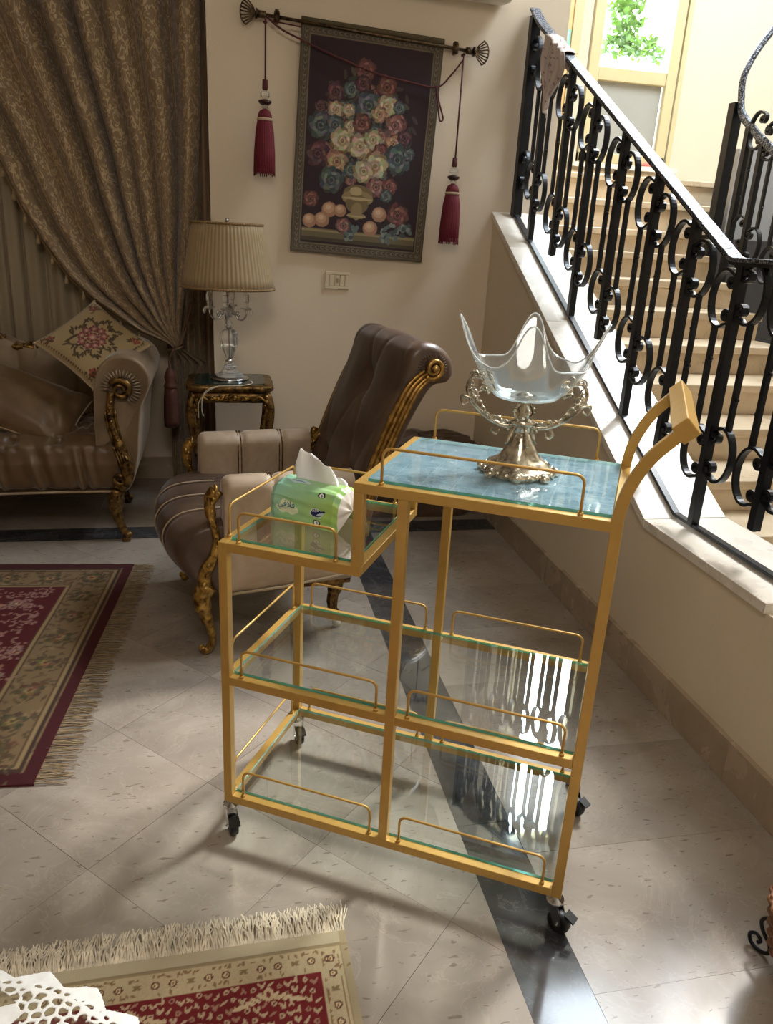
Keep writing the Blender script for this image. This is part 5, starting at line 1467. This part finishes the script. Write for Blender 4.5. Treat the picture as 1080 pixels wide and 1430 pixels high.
gm_ = ct.a.mean(axis=2, keepdims=True); ct.a = (ct.a*0.70+gm_*np.array([1.1, 1.0, 0.86])*0.30)
TILT = (0, R(2.5), 0)
tap = thing('floral_tapestry', 'woven tapestry of a flower bouquet in an urn with plum ground and olive border', 'tapestry', (0.728, 2.462, 2.278), TILT)
build_canvas(ct, lambda u, v: ((u-0.5)*TW, 0.006*math.sin(u*9)*(1-v)+0.003*math.sin(v*7), (v-1)*TH), 'woven_cloth', attr_mat('tapestry_cloth', 0.9), tap, solid=0.004)
m = MB(); m.tube([((u-0.5)*TW, 0.005, 0.004) for u in np.linspace(0, 1, 12)], 0.016, 10); m.build('rod_sleeve', simple('sleeve', (88, 76, 54), 0.9), tap, True)
BRONZE = gold_antique('dark_bronze', (112, 92, 70), (48, 38, 30), 0.4)
rod = thing('tapestry_rod', 'dark bronze curtain rod with shell shaped finials holding the tapestry', 'rod', (0.700, 2.452, 2.270), (0, R(3.3), 0))
m = MB(); m.tube([(-0.50, 0, 0), (0.50, 0, 0)], 0.0075, 10); m.build('pole', BRONZE, rod, True)
for s in (-1, 1):
    f_ = bpy.data.objects.new('finial', None); f_.empty_display_size = 0.02; COL.objects.link(f_); f_.parent = rod
    m = MB(); m.tube([(s*0.47, 0, 0), (s*0.505, 0, 0)], 0.015, 12); m.tube([(s*0.505, 0, 0), (s*0.515, 0, 0)], 0.021, 12); m.build('collar', BRONZE, f_, True)
    m = MB()
    for k in range(9):
        a = R(-74+k*18.5); d_ = 0.030
        pth = smooth_path([(s*0.515, 0, 0), (s*(0.522+0.022*math.cos(a)), -0.004, 0.026*math.sin(a)), (s*(0.526+0.052*math.cos(a*0.8)), -0.006, 0.050*math.sin(a))], 8)
        m.tube(pth, 0.0034, 6); m.ball(pth[-1], 0.0055, 6, 4)
    rim_ = [(s*(0.527+0.054*math.cos(R(q)*0.8)), -0.006, 0.052*math.sin(R(q))) for q in range(-74, 75, 8)]
    m.tube(rim_, 0.003, 6); m.build('shell', BRONZE, f_, True)
    m = MB(); m.box(s*0.42-0.008, s*0.42+0.008, 0.0, 0.032, -0.022, 0.030); m.lathe([(0.012, -0.022), (0.015, 0), (0.012, 0.022)], 12, cx=s*0.42); m.build('bracket', BRONZE, rod, True)
MAROON = simple('maroon_cord', (84, 34, 36), 0.75, var=0.2, scale=80)
MAR2 = simple('maroon_thread', (112, 28, 46), 0.7, var=0.22, scale=120)
m = MB()
sw_ = smooth_path([(0.235, 2.43, 2.285), (0.30, 2.432, 2.245), (0.385, 2.436, 2.215), (0.55, 2.435, 2.160), (0.75, 2.435, 2.105), (0.90, 2.435, 2.085), (1.035, 2.436, 2.075), (1.10, 2.434, 2.13), (1.155, 2.430, 2.20)], 60)
m.tube(sw_, 0.0045, 6)
m.tube(smooth_path([(1.03, 2.436, 2.078), (1.055, 2.434, 2.00), (1.075, 2.434, 1.945), (1.060, 2.434, 1.935), (1.045, 2.434, 2.0), (1.03, 2.434, 2.08)], 30), 0.0042, 6)
m.tube([(0.26, 2.430, 2.272), (0.39, 2.436, 2.262)], 0.003, 5)
tag(m.build('swag_cord', MAROON, None, True), 'maroon cord swagged across the top of the tapestry', 'cord')
def wall_tassel(x, zt, zb, lab):
    t = thing('tassel', lab, 'tassel', (x, 2.415, zt), (0, R(0.6), 0), 'tassels on the tapestry rod')
    Ls = zt-zb
    m = MB(); m.tube([(0, 0, 0.012), (0.001, 0, -(Ls-0.385))], 0.0042, 6); m.tube([(0.006*math.cos(a), 0.012+0.018*math.sin(a), 0.002) for a in np.linspace(0, 2*PI, 14)[:-1]], 0.004, 5, closed=True); m.build('cord', MAROON, t, True)
    z0 = -(Ls-0.385)
    m = MB(); m.lathe([(0, 0), (0.012, 0), (0.013, -0.035), (0.010, -0.042), (0, -0.042)], 14, cz=z0); m.build('knot', MAROON, t, True)
    m = MB(); m.lathe([(0.006, -0.042), (0.022, -0.052), (0.024, -0.066), (0.012, -0.078)], 10, cz=z0); m.lathe([(0.010, -0.100), (0.016, -0.110), (0.010, -0.120)], 10, cz=z0); m.build('crystal_bead', CRYSTAL, t)
    m = MB(); m.lathe([(0.010, -0.078), (0.030, -0.084), (0.030, -0.092), (0.018, -0.102), (0, -0.102)], 20, cz=z0); m.build('disc', simple('dark_wood', (52, 22, 20), 0.3), t, True)
    m = MB(); m.lathe([(0.008, -0.118), (0.024, -0.126), (0.032, -0.142), (0.034, -0.160), (0, -0.160)], 24, cz=z0); m.build('cap', MAR2, t, True)
    m = MB(); m.lathe([(0.035, -0.156), (0.037, -0.162), (0.035, -0.168)], 24, cz=z0); m.build('band', simple('cream_thread', (190, 166, 140), 0.7), t, True)
    m = MB(); m.lathe([(0.032, -0.166), (0.040, -0.21), (0.046, -0.30), (0.048, -0.385), (0.040, -0.388), (0, -0.380)], 72, cz=z0, star=lambda a, z: 1+0.05*math.cos(24*a))
    for k in range(30):
        a = 2*PI*k/30; r_ = 0.047; m.tube([(r_*math.cos(a), r_*math.sin(a), z0-0.37), (r_*1.03*math.cos(a+.05), r_*1.03*math.sin(a), z0-0.392-tg.uniform(0, .010))], 0.0028, 4)
    m.build('skirt', MAR2, t, True)
    return t
wall_tassel(0.229, 2.262, 1.650, 'maroon tassel hanging from the left end of the tapestry rod')
wall_tassel(1.150, 2.215, 1.390, 'maroon tassel hanging lower, from the right end of the tapestry rod')
sw1 = thing('light_switch', 'cream light switch plate on the wall below the tapestry', 'switch', (0.590, Y_B-0.001, 1.173), (0, R(1.2), 0))
SWM = simple('cream_plastic', (214, 200, 172), 0.4, var=0.02)
m = MB(); m.box(-0.062, 0.062, -0.010, 0, 0.028, 0.042); m.box(-0.062, 0.062, -0.010, 0, -0.042, -0.028); m.box(-0.062, -0.040, -0.010, 0, -0.028, 0.028); m.box(0.040, 0.062, -0.010, 0, -0.028, 0.028)
m.build('plate', SWM, sw1, bevel=0.002)
for x0, x1 in ((-0.0385, -0.014), (-0.012, 0.0125), (0.0145, 0.0385)): MB().box(x0, x1, -0.009, -0.001, -0.027, 0.027).build('rocker', SWM, sw1, bevel=0.002)
MB().box(-0.006, 0.006, -0.0105, -0.0088, -0.012, 0.012).build('rocker_mark', simple('switch_mark', (150, 138, 112), 0.5), sw1)
# white air conditioner at the top of the wall
ac = thing('air_conditioner', 'white wall mounted air conditioner at the top edge above the tapestry', 'air conditioner', (0.955, Y_B-0.002, 2.545), (0, R(1.5), 0))
m = MB(); prof = [(-0.001, 0.14), (-0.16, 0.14), (-0.205, 0.10), (-0.21, -0.02), (-0.18, -0.075), (-0.10, -0.10), (-0.001, -0.09)]
m.prism_x(prof, -0.44, 0.40); m.build('casing', WHITEP, ac, bevel=0.02)
MB().box(-0.36, 0.34, -0.17, -0.11, -0.094, -0.086).build('louvre', WHITEP, ac, bevel=0.002)

# ------------------------------------------------------------ brown pouf behind the cart
ot = thing('floor_pouf', 'low dark brown velvet floor pouf against the wall behind the cart', 'pouf', (1.02, 2.30, 0))
m = MB(); nn = 48
def poufpt(u, v):
    a = u*2*PI; c, s = math.cos(a), math.sin(a); r_ = 1/((abs(c)**5+abs(s)**5)**0.2)
    prof = [(0.0, 0.0), (0.94, 0.0), (1.0, 0.03), (1.01, 0.20), (1.0, 0.34), (0.93, 0.395), (0.70, 0.415), (0.0, 0.42)]
    q = v*7; k = min(6, int(q)); t = q-k
    rr, z = lerp(prof[k][0], prof[k+1][0], t), lerp(prof[k][1], prof[k+1][1], t)
    rr += 0.008*math.sin(a*22)*(1 if 0.05 < z < 0.36 else 0)
    return (0.31*rr*r_*c, 0.155*rr*r_*s, z+0.008*math.sin(a*9)*(z > 0.3))
m.grid(poufpt, 160, 28, closeu=True, uv=False); m.build('body', velvet('pouf_velvet', (64, 46, 34), (104, 82, 62), 0.6, 0.3, 14), ot, True)
MB().tube([poufpt(k/80, 0.70) for k in range(80)], 0.005, 6, closed=True).build('piping', simple('dark_piping', (44, 32, 26), 0.6), ot, True)

# ------------------------------------------------------------ rugs
def fringe(name, x0, x1, n, rg, length, mat, parent, thick=0.0016, bushy=0.5):
    m = MB()
    for k in range(n):
        x = lerp(x0, x1, (k+rg.random()*0.8)/n); L_ = length*rg.uniform(0.7, 1.1); dx = rg.uniform(-1, 1)*bushy*0.02
        z = rg.uniform(0.001, 0.006)
        p = [(x, -0.004, 0.006), (x+dx*0.4, L_*0.4, z+bushy*rg.uniform(0, .012)), (x+dx, L_, 0.0015+bushy*rg.uniform(0, .008))]
        m.tube(p, [thick, thick, thick*0.8], 3)
    return tag(m.build(name, mat, parent, False), None, None, None, 'stuff')
FR1 = simple('rug_fringe_tan', (148, 126, 96), 0.9, var=0.3, scale=40); FR2 = simple('rug_fringe_cream', (206, 192, 168), 0.9, var=0.25, scale=40)
# rug 1, far left. local x runs left from the fringed edge, y runs toward the camera
RW, RH = 2.0, 1.414
c1 = Canvas(RW, RH, 0.006, (128, 106, 74)); g1_ = random.Random(31)
c1.put(np.ones_like(c1.X, bool), (122, 100, 70))
for k in range(1500): c1.ell(g1_.uniform(0, RW), g1_.uniform(0, RH), g1_.uniform(.008, .026), .006, g1_.uniform(0, 3), g1_.choice([(96, 78, 52), (142, 120, 86), (82, 70, 50), (108, 84, 58)]), 0.7)
c1.frame(0, 0.042, (62, 6, 12)); c1.frame(0.045, 0.06, (60, 40, 30)); c1.frame(0.060, 0.068, (142, 120, 84)); c1.frame(0.07, 0.078, (84, 60, 40))
for k in range(2600):
    xx, yy_ = g1_.uniform(0.08, RW-.08), g1_.uniform(0.08, RH-.08)
    if min(xx, yy_, RH-yy_) < 0.20: c1.ell(xx, yy_, .011, .0045, g1_.uniform(0, 3), g1_.choice([(74, 60, 38), (132, 108, 74), (92, 74, 46), (100, 62, 46)]), 0.8)
for k in range(11):
    for xx, yy_ in ((0.142, 0.145+k*0.165), (0.145+k*0.165, 0.142), (0.145+k*0.165, RH-0.142)):
        if yy_ < RH-0.1: c1.flower(xx, yy_, .046, [(78, 66, 44), (104, 86, 56), (138, 112, 74), (92, 44, 36)], g1_, 6)
        for q in range(10): c1.ell(xx+g1_.uniform(-.07, .07), yy_+g1_.uniform(-.07, .07), .016, .005, g1_.uniform(0, 3), (86, 72, 48))
c1.frame(0.205, 0.211, (72, 52, 36)); c1.frame(0.211, 0.226, (146, 122, 84)); c1.frame(0.226, 0.230, (72, 40, 32))
d1 = np.minimum(np.minimum(c1.X, c1.w-c1.X), np.minimum(c1.Y, c1.h-c1.Y)); c1.put(d1 >= 0.230, (78, 8, 14))
for k in range(620):
    xx, yy_ = g1_.uniform(.26, RW-.26), g1_.uniform(.26, RH-.26)
    if k % 3 == 0: c1.flower(xx, yy_, g1_.uniform(.016, .034), [(132, 92, 84), (156, 118, 104), (98, 44, 40), (170, 138, 112)], g1_, 6)
    else:
        a = g1_.uniform(0, 6.3)
        for q in range(6): c1.ell(xx+q*.011*math.cos(a+q*.4), yy_+q*.011*math.sin(a+q*.4), .009, .0045, a+q, (142, 104, 92))
rug1 = thing('red_rug', 'dark red and olive oriental rug with tan fringe in front of the sofa', 'rug', (-0.379, 1.638, 0.0005), (0, 0, R(180-4.5)))
def rugfn(W_, H_, t=0.008): return lambda u, v: (u*W_, v*H_, t+0.0012*math.sin(u*23)*math.sin(v*17))
build_canvas(c1, rugfn(RW, RH), 'pile', attr_mat('rug_pile', 0.95, 300, 0.0, 0.5), rug1)
MB().box(0, RW, 0, RH, 0, 0.0065).build('backing', simple('rug_backing', (84, 22, 28), 0.9), rug1)
f1 = fringe('fringe', 0, RH, 300, g1_, 0.085, FR1, rug1, 0.0016, 0.6); f1.rotation_euler = (0, 0, R(90)); f1.location = (0, 0, 0)
# rug 2, foreground
RW2, RH2 = 1.5, 1.15
c2 = Canvas(RW2, RH2, 0.0027, (176, 158, 124)); g2_ = random.Random(41)
c2.put(np.random.RandomState(3).rand(*c2.X.shape) > 0.6, (164, 146, 114), 0.6)
# local x runs left from the right-hand edge, y toward the camera from the fringed edge
dt, dr_ = c2.Y, np.minimum(c2.X, RW2-c2.X)
c2.put((dt < 0.032), (170, 156, 128)); c2.put((dt > 0.030) & (dt < 0.034), (128, 112, 84)); c2.put((dr_ < 0.014), (150, 134, 104))
c2.put((dt > 0.034) & (dt < 0.040), (138, 120, 88)); c2.put((dr_ > 0.014) & (dr_ < 0.018) & (dt > .034), (138, 120, 88))
mot = (86, 50, 38)
for k in range(46):
    for xx, yy_ in ((0.045+k*0.034, 0.066), (0.040, 0.066+k*0.034)):
        if yy_ > RH2 or xx > RW2: continue
        if k % 3 != 2: c2.ell(xx, yy_, .0085, .0085, 0, mot); c2.ell(xx, yy_, .005, .005, 0, (196, 172, 130)); c2.ell(xx, yy_, .0022, .0022, 0, mot)
        else: c2.ell(xx, yy_, .010, .003, 0.6, (120, 100, 66)); c2.ell(xx, yy_, .010, .003, -0.6, (120, 100, 66))
for k in range(260):
    c2.ell(g2_.uniform(0, RW2), g2_.choice([0.048, 0.084])+g2_.uniform(-.003, .003), .005, .0022, g2_.uniform(0, 3), (124, 96, 66)); c2.ell(g2_.choice([.024, .056]), g2_.uniform(.05, RH2), .0022, .005, 0, (124, 96, 66))
fld = (dt > 0.094) & (dr_ > 0.064)
c2.put(fld, (104, 16, 18))
def inf(xx, yy_): return yy_ > 0.100 and xx > 0.070
for i in range(84):
    for j in range(48):
        xx, yy_ = 0.080+i*0.0170+0.005*math.sin(j*2.1), 0.106+j*0.0205+0.005*math.cos(i*1.7)
        if not inf(xx, yy_): continue
        c = (176, 152, 122) if (i*7+j*3) % 4 else (150, 112, 92)
        if (i+j) % 3 == 0: c2.ell(xx-.003, yy_, .0075, .0028, 0.8+0.3*(j % 3), c); c2.ell(xx+.003, yy_, .0075, .0028, -0.8-0.2*(i % 3), c)
        elif (i+j) % 3 == 1: c2.ell(xx, yy_, .0055, .0055, 0, c); c2.ell(xx, yy_, .0022, .0022, 0, (96, 20, 28))
        else: c2.ell(xx, yy_, .0024, .0085, 0.5*(i % 5)-1, c); c2.ell(xx+.004, yy_+.003, .004, .002, 0.4, c)
for k in range(6):
    cx = 0.17+k*0.26
    for q in (-1, 1):
        for a in range(5): c2.ell(cx+q*(0.012+a*0.012), 0.128+a*0.004, .010, .004, q*(-0.7+a*0.2), (190, 168, 134))
    c2.ell(cx, 0.124, .010, .014, 0, (186, 160, 126)); c2.ell(cx, 0.124, .004, .007, 0, (110, 40, 38))
rug2 = thing('cream_bordered_rug', 'red patterned rug with cream border and bushy cream fringe in the foreground', 'rug', (0.249, -0.334, 0.0005), (0, 0, R(180+1.1)))
build_canvas(c2, rugfn(RW2, RH2, 0.007), 'pile', attr_mat('rug_pile_fine', 0.95, 400, 0.0, 0.5), rug2)
MB().box(0, RW2, 0, RH2, 0, 0.0055).build('backing', simple('rug_backing_cream', (160, 144, 112), 0.9), rug2)
f2 = fringe('fringe', 0.0, 1.45, 1500, g2_, 0.066, FR2, rug2, 0.0014, 1.3); f2.scale = (1, -1, 1)

# ------------------------------------------------------------ glass table with a lace doily, front left
dt_ = thing('glass_side_table', 'low round glass table under the white lace doily', 'table', (-0.32, -1.04, 0.0095))
m = MB(); m.lathe([(0, 0.480), (0.262, 0.480), (0.262, 0.488), (0, 0.488)], 64)
o = m.build('table_top', GLASS, dt_)
m = MB(); m.lathe([(0, 0.0), (0.12, 0.0), (0.125, 0.012), (0.05, 0.02), (0.018, 0.04), (0.014, 0.25), (0.02, 0.45), (0.07, 0.475), (0.07, 0.4795), (0, 0.4795)], 32); m.build('pedestal', GOLDB, dt_, True)
RD = 0.298; res = 0.0017
rsd = np.random.RandomState(5)
gx = np.arange(-RD-0.01, RD+0.01, res); X_, Y_ = np.meshgrid(gx, gx); rr_ = np.hypot(X_, Y_); aa_ = np.arctan2(Y_, X_)
mask = np.zeros_like(X_, bool)
# net of threads from jittered cells
cells = []
ngr = 34
for i in range(-22, 23):
    for j in range(-22, 23):
        cells.append(((i+0.5*(j % 2))*0.0150+rsd.uniform(-.003, .003), j*0.0132+rsd.uniform(-.003, .003)))
cells = np.array(cells)
d1_ = np.full(X_.shape, 9.0); d2_ = np.full(X_.shape, 9.0)
for cx, cy in cells:
    i0, i1 = int((cx-0.04-gx[0])/res), int((cx+0.04-gx[0])/res); j0, j1 = int((cy-0.04-gx[0])/res), int((cy+0.04-gx[0])/res)
    i0, j0 = max(0, i0), max(0, j0); i1, j1 = min(len(gx), i1), min(len(gx), j1)
    if i1 <= i0 or j1 <= j0: continue
    d = np.hypot(X_[j0:j1, i0:i1]-cx, Y_[j0:j1, i0:i1]-cy)
    a_, b_ = d1_[j0:j1, i0:i1], d2_[j0:j1, i0:i1]
    nb = np.minimum(b_, np.maximum(a_, d)); na = np.minimum(a_, d); d1_[j0:j1, i0:i1] = na; d2_[j0:j1, i0:i1] = nb
mask |= (d2_-d1_) < 0.0048
for k in range(10):                              # flowers of six petals with an open eye
    a = 2*PI*k/10+0.78; cx, cy = 0.205*math.cos(a), 0.205*math.sin(a)
    mask &= ~(np.hypot(X_-cx, Y_-cy) < 0.052)
    for q in range(6):
        b = q*PI/3+a; px_, py_ = cx+0.030*math.cos(b), cy+0.030*math.sin(b)
        dx, dy = X_-px_, Y_-py_; mask |= ((dx*math.cos(b)+dy*math.sin(b))/0.025)**2+((-dx*math.sin(b)+dy*math.cos(b))/0.0165)**2 < 1
    dd = np.hypot(X_-cx, Y_-cy); mask &= ~(dd < 0.0095); mask |= (dd > 0.0095) & (dd < 0.014)
edge_r = 0.278+0.020*np.abs(((aa_/(2*PI)*26) % 1)-0.5)*2
mask |= (rr_ > 0.262) & (rr_ < 0.268); mask |= (rr_ > 0.272)
mask &= rr_ < edge_r
vis = (X_ > -0.14) & (Y_ > -0.05)
mask = mask & ((vis) | True)
# z: flat on the glass, drooping at the rim
zz_ = 0.4885+0.0026+0.0010*np.sin(X_*190)*np.sin(Y_*170)-np.clip(rr_-0.262, 0, 1)**1.2*0.55
idx = -np.ones((len(gx)+1, len(gx)+1), int); dv, df_ = [], []
ny_, nx_ = mask.shape
def vid(j, i):
    if idx[j, i] < 0:
        idx[j, i] = len(dv); dv.append((gx[0]+i*res, gx[0]+j*res, float(zz_[min(j, ny_-1), min(i, nx_-1)])))
    return idx[j, i]
for j, i in zip(*np.nonzero(mask)):
    if not (X_[j, i] > -0.20 and Y_[j, i] > -0.12) and ((i+j) % 1): continue
    if X_[j, i] < -0.16 or Y_[j, i] < -0.10: continue
    df_.append((vid(j, i), vid(j, i+1), vid(j+1, i+1), vid(j+1, i)))
# the rest of the doily, out of the photograph, in coarser cells
mdo = MB(); mdo.add(dv, df_)
o = mdo.build('lace_doily', simple('white_cotton', (236, 234, 228), 0.85, var=0.03, scale=200), None, True, loc=(-0.32, -1.04, 0.0095), solid=0.0016)
sm_ = o.modifiers.new('sm', 'SMOOTH'); sm_.factor = 0.6; sm_.iterations = 4
o.modifiers.move(1, 0)
tag(o, 'white crocheted lace doily with flower motifs in the front left corner', 'doily')

# ------------------------------------------------------------ wicker basket with iron scroll feet, right edge
bk = thing('wicker_basket', 'brown wicker basket on a black iron scroll stand at the right edge', 'basket', (1.158, -0.615, 0))
WICK = simple('wicker', (126, 84, 54), 0.6, var=0.25, scale=70)
m = MB()
for k in range(9):
    z = 0.085+k*0.013; r_ = 0.080+0.02*k/8
    m.tube([((r_+0.003*math.cos(20*a+k*PI))*math.cos(a), (r_+0.003*math.cos(20*a+k*PI))*math.sin(a), z) for a in np.linspace(0, 2*PI, 121)[:-1]], 0.0060, 6, closed=True)
for k in range(20):
    a = 2*PI*k/20; m.tube([(0.078*math.cos(a), 0.078*math.sin(a), 0.080), (0.101*math.cos(a), 0.101*math.sin(a), 0.20)], 0.004, 5)
m.lathe([(0, 0.080), (0.080, 0.080), (0.080, 0.084), (0, 0.084)], 32)
m.build('woven_body', WICK, bk, True)
m = MB()
for a in (R(112), R(232), R(352)):
    ca, sa = math.cos(a), math.sin(a)
    base_ = [(0.070, 0.090), (0.098, 0.095), (0.112, 0.078), (0.104, 0.055), (0.086, 0.036), (0.082, 0.016), (0.098, 0.0045), (0.120, 0.008), (0.128, 0.026), (0.116, 0.038), (0.104, 0.030), (0.108, 0.020)]
    m.tube([(r_*ca, r_*sa, z) for r_, z in smooth_path(base_, 44)], 0.0042, 7)
m.tube([(0.074*math.cos(a), 0.074*math.sin(a), 0.088) for a in np.linspace(0, 2*PI, 41)[:-1]], 0.004, 6, closed=True)
m.build('scroll_stand', IRON, bk, True)
